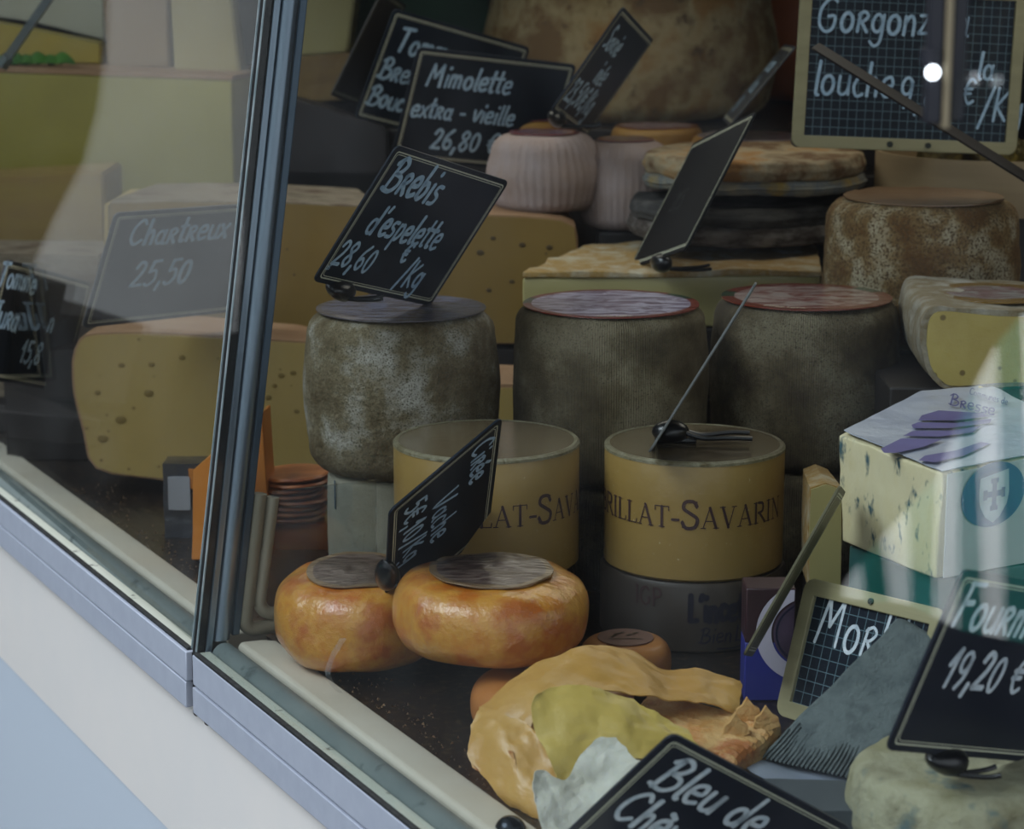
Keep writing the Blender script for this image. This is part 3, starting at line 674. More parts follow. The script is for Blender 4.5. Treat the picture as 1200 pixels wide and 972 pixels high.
# loose film flaps of the left waxed cheese
Mi = Matrix.Translation(o1.location) @ o1.rotation_euler.to_matrix().to_4x4(); Mi.invert()
bm = sheet([[P(398, 748, 1.566), P(384, 775, 1.562), P(382, 795, 1.560), P(396, 812, 1.562)], [P(406, 748, 1.566), P(391, 775, 1.562), P(388, 795, 1.560), P(402, 812, 1.562)]], 5, .0004, .0006, 90, 3)
for v in bm.verts: v.co = Mi @ v.co
link('film_seam', bm, m_film, o1)

# ---- half wheels and slabs with cut faces
m_paste = mat('yellow_cheese_paste', rgb(166, 140, 76), rgb(176, 150, 88), scale=6, rough=.5, coat=.15, bump=.15, bscale=60, sss=.1, holes=rgb(130, 106, 50), hscale=48, hthr=.10)
m_paste2 = mat('deep_yellow_paste', rgb(122, 96, 42), rgb(134, 106, 50), scale=6, rough=.5, bump=.12, holes=rgb(84, 62, 24), hscale=42, hthr=.09)
m_crust_p = mat('pinkish_tan_crust', rgb(140, 104, 72), rgb(156, 124, 92), scale=14, rough=.7, bump=.5, bscale=90)
m_crust_g = mat('grey_brown_crust', rgb(96, 84, 64), rgb(132, 118, 98), rgb(86, 66, 46), scale=20, stretch=(1, 1, 1), rough=.85, bump=.9, bscale=90)
def cut_wheel(label, pts_face, Y, depth, m_f, m_r, rot=0, name='cut_cheese', crust=.0035, skew=0.0, sub=3, dz=0, amp=.0008, seed=1, face_in=.0006):
    """flat cut face given as an outline (px, py) at depth Y; the wheel goes back 'depth' and is closed by rind"""
    W_ = [P(x, y, Y) for x, y in pts_face]; zmin = min(p.z for p in W_); c = sum(W_, Vector())/len(W_); base = Vector((c.x, Y, zmin))
    t = thing(name, label, 'cheese', base, rot)
    Ri = Matrix.Rotation(-rot, 3, 'Z')
    L_ = [Vector(((p.x-c.x), 0, p.z-zmin)) for p in W_]
    cl = crv([(p.x, 0, p.z) for p in L_]+[(L_[0].x, 0, L_[0].z)], sub)[:-1] if sub else L_
    def clean(lst):
        o = [lst[0]]
        for p in lst[1:]:
            if (p-o[-1]).length > .0008: o.append(p)
        return o
    cl = clean(cl); cc = sum(cl, Vector())/len(cl)
    # rind shell
    bm = bmesh.new(); nk = 18; prev = None
    for k in range(nk+1):
        f = k/nk; y = depth*f; s = 1-.0*f
        ring = [bm.verts.new(Vector((cc.x+(p.x-cc.x)*(1-.18*f*f), y+skew*0, p.z))) for p in cl]
        if prev:
            for i in range(len(ring)): bm.faces.new((prev[i], prev[(i+1) % len(ring)], ring[(i+1) % len(ring)], ring[i]))
        else: first = ring
        prev = ring
    bm.faces.new(prev); bm.faces.new(first[::-1])
    jit(bm, amp, 38, seed)
    for v in bm.verts: v.co.z = max(v.co.z, 0)
    link('rind', bm, m_r, t)
    # the cut paste, standing a hair proud of the rind shell
    ins = [cc+(p-cc)*(1-crust/max((p-cc).length, .01)) for p in cl]
    bm = bmesh.new(); a = [bm.verts.new((p.x, -.0012-face_in, p.z)) for p in ins]; b = [bm.verts.new((p.x, .0015, p.z)) for p in ins]
    bm.faces.new(a); bm.faces.new(b[::-1])
    for i in range(len(a)): bm.faces.new((a[i], b[i], b[(i+1) % len(a)], a[(i+1) % len(a)]))
    link('cut_face', bm, m_f, t, smooth=False)
    return t
# the slab under the chartreux sign: cut face turned to the customer
cA = cut_wheel('half wheel of yellow cheese with small holes under the grey-faced chartreux sign', [(84, 425), (90, 402), (110, 391), (200, 390), (300, 397), (385, 405), (400, 430), (398, 520), (385, 556), (300, 566), (230, 568), (180, 562), (112, 549), (97, 505), (86, 460)], 2.16, .10, m_paste, m_crust_p, crust=.0025, sub=3, name='half_wheel_cheese')
def holes(parent, lst, Y, base):
    for px, py, r in lst:
        p = P(px, py, Y)-parent.location; rr_ = W(r, Y)
        bm = bmesh.new(); bmesh.ops.create_uvsphere(bm, u_segments=10, v_segments=6, radius=1)
        for v in bm.verts: v.co = Vector((v.co.x*rr_*1.4+p.x, v.co.y*.0006-.0019, v.co.z*rr_+p.z))
        link('hole', bm, base, parent)
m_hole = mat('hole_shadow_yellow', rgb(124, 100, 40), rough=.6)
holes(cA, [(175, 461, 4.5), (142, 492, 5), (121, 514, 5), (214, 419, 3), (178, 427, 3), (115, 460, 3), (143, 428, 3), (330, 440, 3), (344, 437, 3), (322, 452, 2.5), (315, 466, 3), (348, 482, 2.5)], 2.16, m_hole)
# back risers
riser(-.52, .14, 2.31, 2.60, Z(405, 2.33), 'low dark riser carrying the yellow wheels of the second row')
ZS2 = Z(405, 2.33)
m_topcrust = m_crust_g
sA = cut_wheel('wedge of cheese with a rough grey brown rind top left of the espelette sign', [(128, 238), (200, 236), (320, 237), (432, 243), (434, 300), (432, 396), (300, 398), (130, 398), (126, 300)], 2.33, .17, m_paste2, m_crust_g, crust=.0012, sub=0, name='cheese_wedge', seed=4, amp=.0015)
# pointed nose of the wedge on its left, a paler face
nose = hexa([P(126, 398, 2.33)-sA.location, P(126, 398, 2.33)-sA.location+Vector((-.004, .0, 0)), P(126, 398, 2.33)-sA.location+Vector((0, .14, 0)), P(126, 398, 2.33)-sA.location+Vector((.02, .14, 0))],
            [P(127, 240, 2.33)-sA.location, P(127, 240, 2.33)-sA.location+Vector((-.004, 0, 0)), P(127, 240, 2.33)-sA.location+Vector((0, .14, 0)), P(127, 240, 2.33)-sA.location+Vector((.02, .14, 0))])
link('side_face', nose, m_paste, sA)
sB = cut_wheel('dim yellow half wheel with pinkish crust right of the espelette sign', [(452, 250), (560, 251), (640, 255), (668, 262), (677, 280), (678, 380), (668, 400), (560, 404), (455, 404), (448, 330)], 2.31, .20, m_paste2, m_crust_p, crust=.002, sub=2, name='half_wheel_cheese', seed=7)
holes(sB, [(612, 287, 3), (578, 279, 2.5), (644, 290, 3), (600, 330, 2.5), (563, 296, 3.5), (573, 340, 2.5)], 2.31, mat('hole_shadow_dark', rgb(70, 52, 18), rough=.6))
sD = cut_wheel('yellow cheese standing between the left and middle drum cheeses', [(540, 412), (600, 412), (660, 414), (662, 480), (660, 560), (600, 562), (540, 560), (538, 480)], 2.10, .10, m_paste, m_crust_p, crust=.003, sub=2, name='half_wheel_cheese', seed=9)
sD.location.z = 0
# brie wedge
m_bloom = mat('white_bloom_tan_crust', rgb(176, 168, 144), rgb(150, 118, 60), rgb(182, 176, 156), scale=24, contrast=.18, rough=.85, bump=.6, bscale=80)
m_ivory = mat('ivory_paste', rgb(168, 158, 108), rgb(158, 146, 94), scale=8, rough=.4, coat=.2)
br = thing('soft_cheese_wedge', 'ivory soft cheese wedge with wrinkled white and tan crust, under the black reversed sign', 'cheese', (XX(612, 300, 2.12), 2.12, 0))
zt = Z(296, 2.22); zf = Z(318, 2.12); zbm = zf-.055; ox = br.location
def lp(px, py, Y, z=None):
    p = P(px, py, Y)-ox
    if z is not None: p.z = z
    return p
xl, xr = XX(612, 300, 2.12)-ox.x, XX(966, 320, 2.12)-ox.x
bm = hexa([(xl, 0, zbm), (xr, .02, zbm), (xr+.02, .24, zbm), (xl+.07, .20, zbm)], [(xl, 0, zf-.006), (xr, .02, zf-.006), (xr+.02, .24, zf-.006), (xl+.07, .20, zf-.006)], bev=.004, cuts=3, amp=.0012, sc=40)
link('paste', bm, m_ivory, br)
bm = hexa([(xl-.001, -.0015, zf-.007), (xr, .018, zf-.007), (xr+.02, .24, zf-.007), (xl+.07, .20, zf-.007)], [(xl-.001, -.0015, zf-.001), (xr, .018, zf-.001), (xr+.02, .24, zf-.001), (xl+.07, .20, zf-.001)], bev=.0015, cuts=9, amp=.0035, sc=55, seed=3)
link('crust', bm, m_bloom, br)
riser(XX(640, 300, 2.12), .50, 2.135, 2.34, zbm-.001, 'dark riser under the ivory soft cheese wedge')
# pale ribbed goat cheeses
m_rib = mat('pale_pink_ribbed_rind', rgb(156, 142, 140), rgb(150, 128, 116), scale=22, contrast=.2, rough=.9, bump=.4, bscale=120)
labp = label_mat('label_violet_gold', rgb(118, 100, 128), rgb(150, 112, 84), rgb(128, 64, 66), r0=.8)
def ribbed(label, px, Y, w_, pyt, z0, seed):
    r = W(w_, Y)/2; zt = Z(pyt, Y); h = zt-z0; t = thing('ribbed_cheese', label, 'cheese', (XX(px, pyt, Y), Y, z0))
    bm = lathe(drum_prof(r-.002, 0, h, .022, .004, .016, body=8), 168)
    for v in bm.verts:
        a = atan2(v.co.y, v.co.x); rad = sqrt(v.co.x**2+v.co.y**2)
        if rad > r*.7: k = 1+.009*cos(a*42); v.co.x *= k; v.co.y *= k
    jit(bm, .0018, 22, seed); link('rind', bm, m_rib, t); link('paper_label', disc(r*.62, h+.0005, .0008, wav=.001), labp, t); return t
zrib = Z(256, 2.33)+.003
ribbed('pale pink ribbed round cheese standing on the half wheel, left of the pair', 638, 2.39, 130, 156, zrib, 3)
zr2 = Z(272, 2.36)
ribbed('pale pink ribbed round cheese, right of the pair behind the reversed sign', 733, 2.40, 106, 164, zr2, 8)
riser(XX(700, 300, 2.40), XX(780, 300, 2.40), 2.365, 2.44, zr2-.001, 'dark riser under the right ribbed cheese')
# flat labelled cheeses further back
labf = label_mat('label_red_pink', rgb(150, 110, 112), rgb(166, 150, 158), rgb(118, 52, 32), r0=.86)
m_yrind = mat('yellow_orange_rind', rgb(150, 112, 44), rgb(132, 90, 38), scale=12, rough=.6, bump=.4)
riser(-.26, .52, 2.62, 3.02, Z(142, 2.72)-.001, 'dark back riser carrying the big tan wheel')
ZBK = Z(142, 2.72)
def flat_round(label, px, Y, w_, pyt, z0, m_, lab, er=.008):
    t, r, zt = round_cheese(label, px, pyt, w_, Y, z0, m_, er, .002, 'flat_cheese', lab, .9, seed=px*.1); return t
flat_round('yellow rinded flat cheese under the slanted savoie sign, behind the ribbed cheese', 622, 2.555, 74, 140, zrib, m_yrind, labp)
flat_round('flat cheese with red and pink paper label in front of the big tan wheel', 770, 2.58, 108, 148, zrib, m_yrind, labf)
riser(XX(590, 300, 2.55), XX(920, 300, 2.55), 2.535, 2.615, zrib-.001, 'narrow dark riser under the flat labelled cheeses')
flat_round('flat cheese with whitish pink label right of the black reversed sign', 884, 2.52, 150, 160, Z(204, 2.52), m_yrind, label_mat('label_pale_pink', rgb(160, 150, 160), rgb(136, 116, 122), rgb(150, 140, 148), r0=.9))
# black-striped washed cheeses
m_ash = mat('orange_brown_blue_rind', rgb(150, 104, 44), rgb(156, 140, 110), rgb(104, 76, 46), scale=18, contrast=.11, rough=.8, bump=.8, bscale=80)
m_char = mat('charcoal_crust', rgb(26, 26, 28), rgb(84, 82, 80), scale=18, stretch=(1, 1, 3), contrast=.15, rough=.85, bump=.8)
m_greyr = mat('ash_grey_crust', rgb(120, 112, 106), rgb(62, 52, 46), rgb(136, 130, 124), scale=17, stretch=(1, 1, 2.5), rough=.9, bump=.8)
def stripy(label, px, Y, w_, py0, py1, layers, seed):
    z0 = Z(py1, Y-W(w_, Y)/2); zt = Z(py0, Y); r = W(w_, Y)/2; t = thing('washed_rind_cheese', label, 'cheese', (XX(px, py0, Y), Y, z0)); h = zt-z0; zz = 0
    for nm, f, m_, dr in layers:
        bm = drum(r-.004+dr, zz, zz+h*f+.001, min(.006, h*f*.4), .002, amp=.0028, sc=24, seed=seed+zz*50, body=5); link(nm, bm, m_, t); zz += h*f
    return t
stripy('round cheese in grey ash with a black band, above the soft wedge', 868, 2.315, 266, 232, 292, [('grey_crust', .5, m_greyr, 0), ('black_band', .5, m_char, -.001)], 4)
stripy('brown orange cheese with blue white bloom, on top of the black-banded one', 884, 2.325, 262, 178, 232, [('pale_bloom', .4, mat('pale_bloom_crust', rgb(150, 140, 116), rgb(108, 112, 112), rgb(160, 132, 62), scale=18, rough=.85, bump=.7), 0), ('brown_crust', .6, m_ash, -.001)], 14)
riser(XX(760, 300, 2.33), XX(990, 300, 2.33), 2.36, 2.44, Z(292, 2.315-.115)-.002, 'dark riser under the black-banded cheese')
# big tan wheel at the back
bw = thing('big_wheel_cheese', 'big mottled tan wheel of cheese at the top centre', 'cheese', (XX(737, 140, 2.84), 2.83, ZBK))
link('rind', drum(W(336, 2.83)/2-.008, 0, .175, .05, .008, .03, seg=96, amp=.004, sc=9, seed=3), mat('tan_mottled_rind', rgb(140, 104, 54), rgb(156, 138, 98), rgb(110, 82, 42), scale=11, contrast=.11, rough=.85, bump=.5, bscale=70, speck=rgb(84, 64, 34), sscale=40, sthr=.66), bw)
og = thing('orange_wheel_cheese', 'dark orange rounded cheese between the big tan wheel and the wood-framed slate', 'cheese', (XX(935, 60, 3.08), 3.08, ZBK))
link('rind', drum(.085, 0, .16, .03, .004, seed=5), mat('dark_orange_rind', rgb(150, 76, 20), rgb(120, 56, 18), scale=8, rough=.6), og)
riser(XX(860, 140, 3.08), XX(1010, 140, 3.08), 3.03, 3.17, ZBK-.001, 'small dark riser under the orange cheese')
# speckled tall cheese on the right with a wooden tub behind
t4, r4, z4 = round_cheese('tall golden brown speckled drum cheese on the right', 1082, 232, 226, 2.08, Z(415, 2.0), m_tomme4, .018, .003, 'tomme_cheese', None, seed=31, amp=.0022)
t4z = t4.location.z
link('film_crust', disc(r4*.84, z4-t4z+.0005, .001, wav=.0025), mat('brown_wrinkled_skin', rgb(112, 84, 58), rgb(132, 104, 76), scale=10, rough=.4, coat=.4), t4)
riser(t4.location.x-.05, t4.location.x+.08, 2.04, 2.17, t4z-.001, 'dark riser under the tall speckled cheese')
tub = thing('wooden_tub', 'pale thin wooden tub with gold foil parcels, behind the speckled cheese', 'tub', (XX(1168, 230, 2.30), 2.31, Z(255, 2.2)))
rt = W(276, 2.31)/2; ht = Z(176, 2.31)-tub.location.z
link('tub_wall', lathe([(0, 0), (rt, 0), (rt, ht), (rt-.003, ht), (rt-.003, .003), (0, .003)], 80), mat('pale_beech_wood', rgb(162, 140, 106), rgb(146, 124, 92), scale=5, stretch=(1, 1, 9), rough=.6), tub)
riser(tub.location.x-.11, tub.location.x+.11, 2.22, 2.42, tub.location.z-.001, 'dark riser under the wooden tub')
m_gold = mat('gold_foil', rgb(176, 150, 70), rgb(90, 78, 30), rgb(210, 200, 150), scale=40, contrast=.2, rough=.25, metal=.8, bump=.9, bscale=70)
for k, (dx, dy) in enumerate(((-.055, -.01), (-.005, -.03), (.05, -.012), (.01, .04))):
    g = thing('foil_parcel', 'gold foil parcel inside the wooden tub, ' + ['leftmost, with red and white print', 'nearest the front rim', 'rightmost', 'rear'][k], 'parcel', tub.location+Vector((dx, dy, .0035)))
    bm = drum(.026, 0, ht+.004, .006, .001, seg=28, amp=.003, sc=70, seed=k*3); link('foil', bm, m_gold, g)
    if k == 0:
        link('paper_print', disc(.018, ht+.0065, .001, wav=.001), mat('print_white_violet', rgb(170, 170, 190), rgb(150, 150, 172), scale=20, rough=.5), g)
        bm = bmesh.new(); write(bm, '2C', -.014, -.010, .022, .005, lambda a, b: Vector((a, b, ht+.0095))); link('red_print', bm, mat('print_red', rgb(170, 40, 48), rough=.5), g, smooth=False)
cork = thing('brown_cheese_block', 'dim brown cheese block below the wood-framed slate', 'cheese', (XX(990, 205, 2.42), 2.44, Z(215, 2.40)))
bm = box(W(84, 2.42), .06, Z(160, 2.42)-cork.location.z, 4, (0, 0, (Z(160, 2.42)-cork.location.z)/2)); jit(bm, .003, 30, 2); link('rind', bm, mat('dim_olive_rind', rgb(84, 68, 38), rgb(62, 48, 28), scale=20, rough=.8, bump=.5), cork)
cork.location.y = 2.56
riser(XX(930, 205, 2.56), XX(1040, 205, 2.56), 2.52, 2.60, cork.location.z-.004, 'dark riser under the dim brown block')
# cut cheese with gold label at the right edge
cr_m = mat('white_wrinkled_bloom', rgb(160, 156, 142), rgb(126, 112, 84), rgb(172, 170, 160), scale=22, contrast=.16, rough=.9, bump=.9, bscale=90)
m_pc = mat('golden_soft_paste', rgb(182, 164, 90), rgb(160, 138, 66), scale=12, rough=.45, coat=.2, holes=rgb(112, 92, 40), hscale=62, hthr=.18, bump=.3)
cc_ = cut_wheel('cut round cheese with white wrinkled rind and gold label at the right edge', [(1079, 402), (1082, 376), (1094, 362), (1130, 362), (1200, 366), (1300, 372), (1302, 400), (1300, 448), (1200, 453), (1120, 457), (1098, 450), (1084, 430)], 1.80, .17, m_pc, cr_m, crust=.0045, sub=3, name='cut_round_cheese', seed=4, amp=.0022)
hc = Z(366, 1.80)-cc_.location.z; bm = disc(.052, hc+.0012, .001, wav=.001)
for v in bm.verts: v.co.x += .012; v.co.y += .085
link('paper_label', bm, label_mat('label_gold', rgb(168, 168, 170), rgb(130, 80, 92), rgb(138, 104, 38), r0=.7), cc_)
riser(cc_.location.x-.08, cc_.location.x+.08, 1.815, 1.96, cc_.location.z-.001, 'dark riser under the cut cheese at the right edge')

# ---- blue cheese block with printed paper
YBl = 1.56
bl = thing('blue_cheese_block', 'large blue-veined cheese block in white paper with violet print and an oval cross emblem', 'cheese', (XX(1110, 600, YBl), YBl, 0))
ob = bl.location
zbl = Z(672, 1.50); ztf = .0
# corners (front left, front corner, right far, back left)
fl_t = P(983, 508, 1.58); fc_t = P(1103, 556, 1.485); fr_t = P(1290, 520, 1.56); bk_t = P(1150, 450, 1.74); bl_t = P(1080, 462, 1.70)
top = [fl_t, fc_t, fr_t, bk_t, bl_t]
zz = fc_t.z
bot = [Vector((p.x, p.y, zbl)) for p in top]
bot[0].x += .004
bm = hexa([p-ob for p in bot], [p-ob for p in top], bev=.0025, cuts=5, amp=.0022, sc=42, seed=6)
m_blue = mat('blue_veined_paste', rgb(212, 198, 148), rgb(220, 210, 172), rgb(196, 178, 118), scale=10, contrast=.2, rough=.5, bump=.5, bscale=60, speck=rgb(60, 92, 100), sscale=95, sthr=.645, stretch=(1, 1, .55))
link('paste', bm, m_blue, bl)
def quad_sheet(pts, lift, m_, nm, par, amp=.0008, n=10, th=.0006, sc=60):
    a, b, c_, d = pts; nrm = (b-a).cross(d-a).normalized(); rows = []
    for i in range(5): rows.append([a.lerp(b, j/4).lerp(d.lerp(c_, j/4), i/4)+nrm*lift for j in range(5)])
    bm = sheet(rows, 5, th, amp, sc, 3)
    for v in bm.verts: v.co -= par.location
    return link(nm, bm, m_, par), nrm
m_paper = mat('printed_waxed_paper', rgb(186, 192, 204), rgb(160, 168, 190), scale=14, rough=.3, coat=.4, bump=.4, bscale=30)
m_viol = mat('print_violet', rgb(58, 50, 128), rgb(80, 76, 150), scale=30, rough=.4, coat=.3)
m_teal = mat('print_blue_teal', rgb(40, 84, 130), rough=.4, coat=.3)
quad_sheet([fl_t+Vector((.003, -.001, .0)), fc_t, fc_t.lerp(bk_t, .93), bl_t+Vector((0, 0, .0))], .0026, m_paper, 'paper_top', bl)
quad_sheet([fc_t, fr_t, bk_t.lerp(fr_t, .1), fc_t.lerp(bk_t, .9)], .0026, m_paper, 'paper_top', bl)
s0, s1 = fc_t+Vector((.002, -.002, .001)), fr_t+Vector((0, -.002, .001))
quad_sheet([Vector((s0.x, s0.y, zbl+.002)), Vector((s1.x, s1.y, zbl+.002)), s1, s0], .0022, mat('white_side_paper', rgb(186, 192, 188), rgb(176, 184, 184), scale=6, rough=.4, coat=.2), 'paper_side', bl, amp=.0004)
# emblem on the side paper
Us = (s1-s0).normalized(); Ns = Us.cross(Vector((0, 0, 1))).normalized(); Ns = Ns if Ns.y < 0 else -Ns
ec = P(1166, 578, 1.50)
tt = ((ec-s0).dot(Us)); em_c = s0+Us*tt; em_c.z = Z(578, em_c.y)
def emb(pts, z, nm, m_):
    bm = bmesh.new(); v = [bm.verts.new(em_c+Us*x+Vector((0, 0, y))+Ns*(.0040+z)-ob) for x, y in pts]; bm.faces.new(v); link(nm, bm, m_, bl, smooth=False)
k_ = W(1, 1.52)
emb([(50*k_*1.0*cos(radians(a)), 39*k_*sin(radians(a))) for a in range(0, 360, 10)], 0, 'oval_emblem', m_teal)
emb([(x*k_*1.05, y*k_) for x, y in ((-21, 22), (21, 28), (23, 0), (20, -14), (10, -28), (0, -34), (-12, -26), (-20, -12), (-22, 4))], .0006, 'shield', mat('print_pale_blue', rgb(168, 190, 196), rough=.4))
for (x0, y0, x1, y1) in ((-3.5, -19, 3.5, 19), (-16, -3.5, 16, 3.5), (-6, 13, 6, 19), (-6, -20, 6, -14), (-17, -6, -11, 6), (11, -6, 17, 6)):
    emb([(x*k_, (y+1)*k_) for x, y in ((x0, y0), (x1, y0), (x1, y1), (x0, y1))], .0011, 'cross', m_teal)
# lettering and violet bars on the top paper
Ut = (fc_t-fl_t); Wt = (bl_t-fl_t)
nt_ = Ut.cross(Wt).normalized(); nt_ = nt_ if nt_.z > 0 else -nt_
def topmap(px, py):
    d = ray(px, py); o = Vector((0, 0, H)); t = (fc_t+nt_*.0046-o).dot(nt_)/d.dot(nt_); return o+d*t-ob
bm = bmesh.new()
for row in (((1080, 487), (1100, 481), (1148, 484), (1160, 488), (1120, 493), (1076, 493)), ((1068, 498), (1076, 495), (1120, 496), (1162, 491), (1160, 496), (1112, 502), (1070, 502)), ((1058, 511), (1070, 505), (1114, 505), (1150, 499), (1140, 507), (1100, 512)), ((1032, 526), (1056, 514), (1104, 515), (1082, 524), (1050, 531), (1036, 531)), ((1076, 540), (1084, 534), (1120, 528), (1150, 518), (1160, 520), (1130, 534), (1096, 542))):
    bm.faces.new([bm.verts.new(topmap(*p)) for p in row])
link('violet_print', bm, m_viol, bl, smooth=False)
def tilt_fn(x0, y0, ang):
    ca, sa_ = cos(ang), sin(ang)
    return lambda a, b: topmap(x0+a*ca+b*sa_*.6, y0+a*sa_-b*ca*.8)
bm = bmesh.new(); write(bm, 'Bresse', 0, 0, 17, 2.0, tilt_fn(1112, 474, radians(14)), xs=.95, slant=0); write(bm, 'Communes de', 0, 0, 10, .9, tilt_fn(1136, 462, radians(16)), xs=.7, slant=0)
link('printed_lettering', bm, mat('print_indigo_pale', rgb(60, 66, 130), rough=.5), bl, smooth=False)
# support under it; the pane's teal reflection is put into its colour
gb = thing('support_tray', 'support tray under the blue-veined cheese block, coloured with the teal of the reflection', 'tray', (ob.x+.03, 1.60, 0))
bm = prism([((p.x-ob.x-.03)*.94, (p.y-1.60)*.9) for p in bot], 0, zbl-.003, .002); link('tray_body', bm, mat('teal_reflection_tint', rgb(30, 72, 72), rgb(50, 98, 96), scale=6, rough=.35, coat=.3), gb)
# small wedge left of it
sw = cut_wheel('narrow yellow cheese wedge behind the edge-on sign, left of the blue cheese', [(950, 572), (968, 566), (986, 572), (987, 620), (985, 690), (960, 694), (948, 690), (947, 620)], 1.66, .06, m_ivory, m_bloom, crust=.001, sub=0, name='cheese_wedge', seed=12, amp=.0005)
riser(XX(948, 700, 1.68), XX(986, 700, 1.68), 1.662, 1.72, Z(694, 1.66)-.0005, 'small dark riser under the narrow yellow wedge')

# ---- blue and white round pack
bp_ = thing('printed_carton', 'blue and maroon carton with a white ring print behind the wood-framed slate reading Mo', 'carton', (XX(902, 760, 1.56), 1.56, 0))
cw_, ch_ = W(60, 1.56), Z(690, 1.56)
link('carton_body', box(cw_, .03, ch_*.52, 0, (0, .015, ch_*.26)), mat('print_royal_blue', rgb(52, 60, 150), rgb(44, 48, 118), scale=4, rough=.4, coat=.3), bp_, bevel=.001)
link('carton_top', box(cw_, .03, ch_*.48, 0, (0, .015, ch_*.76)), mat('print_maroon_dark', rgb(40, 22, 28), rgb(70, 44, 50), scale=9, rough=.4), bp_, bevel=.001)
cx_, cz_ = XX(946, 740, 1.56)-bp_.location.x, Z(742, 1.56); rr1 = W(62, 1.56)
def rpr(r0, r1, y, nm, m_):
    bm = bmesh.new(); n = 48
    def pt(r, i):
        a = 2*pi*i/n; return (min(cx_+r*cos(a), cw_/2-.001), y, min(max(cz_+r*sin(a), .001), ch_-.001))
    A = [bm.verts.new(pt(r1, i)) for i in range(n)]
    if r0 > 0:
        B = [bm.verts.new(pt(r0, i)) for i in range(n)]
        for i in range(n): bm.faces.new((A[i], A[(i+1) % n], B[(i+1) % n], B[i]))
    else: bm.faces.new(A)
    link(nm, bm, m_, bp_, smooth=False)
rpr(rr1*.70, rr1, -.0006, 'white_ring', mat('print_pale_lilac', rgb(196, 190, 206), rough=.4))
rpr(0, rr1*.66, -.0009, 'ring_centre', mat('print_mauve_grey', rgb(88, 72, 92), rgb(60, 48, 64), scale=30, rough=.4))
rpr(rr1*.58, rr1*.62, -.0012, 'ring_line', mat('print_navy', rgb(24, 26, 52), rough=.4))

# ---- folded yellow wax paper around an orange ribbed cheese
wp = thing('paper_wrapped_cheese', 'orange ribbed cheese half unwrapped from folded yellow waxed paper', 'cheese', P(730, 900, 1.38)); wp.location.z = 0
ow = wp.location
m_wp = mat('amber_waxed_paper', rgb(198, 156, 84), rgb(186, 140, 66), scale=10, rough=.42, bump=.25, bscale=60, sss=.12, coat=.2)
m_wy = mat('yellow_waxed_paper', rgb(204, 180, 98), rgb(194, 168, 86), scale=12, rough=.42, bump=.3, bscale=50, sss=.12, coat=.2)
m_tis = mat('white_tissue', rgb(206, 206, 194), rgb(196, 194, 178), scale=20, rough=.7, bump=.9, bscale=40, sss=.2)
m_orib = mat('orange_ribbed_rind', rgb(198, 138, 70), rgb(212, 172, 110), rgb(172, 104, 46), scale=30, contrast=.14, rough=.5, bump=.8, bscale=120, coat=.2)
def shl(ctrl, m_, nm, amp=.0015, sc=45, seed=1, th=.0008, amp2=.0004):
    bm = sheet([[P(*c) for c in row] for row in ctrl], 7, th, amp, sc, seed, amp2)
    for v in bm.verts: v.co -= ow; v.co.z = max(v.co.z, .0005)
    return link(nm, bm, m_, wp)
# the cheese itself: a low slab whose ribbed top shows on the right
tp_ = [P(728, 872, 1.40), P(862, 896, 1.375), P(918, 846, 1.43), P(760, 806, 1.48)]
bt_ = [Vector((p.x, p.y, .001)) for p in tp_]
bm = hexa([p-ow for p in bt_], [p-ow for p in tp_], bev=.006, cuts=19)
dr = (tp_[2]-tp_[3]).normalized(); pe = Vector((-dr.y, dr.x, 0))
for v in bm.verts:
    if v.co.z > .02: q = v.co.dot(pe); v.co.z += .0011*sin(q*1050+3*noise.noise(v.co*30))+.0022*noise.noise(v.co*60)
jit(bm, .0022, 45, 2)
for v in bm.verts: v.co.z = max(v.co.z, 0)
link('ribbed_rind', bm, m_orib, wp)
shl([[(560, 832, 1.425), (596, 802, 1.44), (644, 774, 1.455), (690, 757, 1.47), (735, 762, 1.475), (775, 785, 1.475), (826, 786, 1.48), (868, 800, 1.475)],
     [(580, 836, 1.41), (616, 806, 1.425), (655, 784, 1.44), (698, 770, 1.455), (742, 778, 1.46), (785, 796, 1.46), (828, 801, 1.46), (870, 812, 1.46)],
     [(600, 846, 1.40), (630, 814, 1.41), (675, 800, 1.425), (712, 796, 1.435), (755, 802, 1.44), (795, 812, 1.445), (832, 817, 1.445), (866, 828, 1.445)],
     [(622, 858, 1.39), (640, 826, 1.40), (680, 814, 1.41), (716, 812, 1.42), (756, 816, 1.425), (796, 822, 1.43), (830, 826, 1.435), (858, 834, 1.44)]], m_wp, 'paper_fold', .0024, 60, 1, amp2=.0009)
shl([[(626, 816, 1.385), (648, 806, 1.395), (690, 806, 1.40), (724, 816, 1.405), (754, 828, 1.40), (784, 844, 1.395), (806, 858, 1.39)],
     [(622, 832, 1.38), (650, 818, 1.388), (690, 817, 1.392), (730, 826, 1.395), (758, 842, 1.392), (788, 858, 1.386), (812, 868, 1.38)],
     [(628, 862, 1.37), (662, 846, 1.375), (702, 842, 1.38), (735, 848, 1.38), (768, 860, 1.38), (798, 872, 1.375), (822, 882, 1.372)],
     [(644, 888, 1.358), (676, 876, 1.365), (706, 868, 1.37), (735, 868, 1.37), (762, 876, 1.37), (788, 886, 1.368), (806, 894, 1.365)],
     [(652, 918, 1.350), (680, 908, 1.355), (706, 896, 1.36), (732, 890, 1.362), (756, 892, 1.362), (776, 900, 1.36), (796, 908, 1.36)]], m_wy, 'paper_sheet', .0020, 60, 3, amp2=.0008)
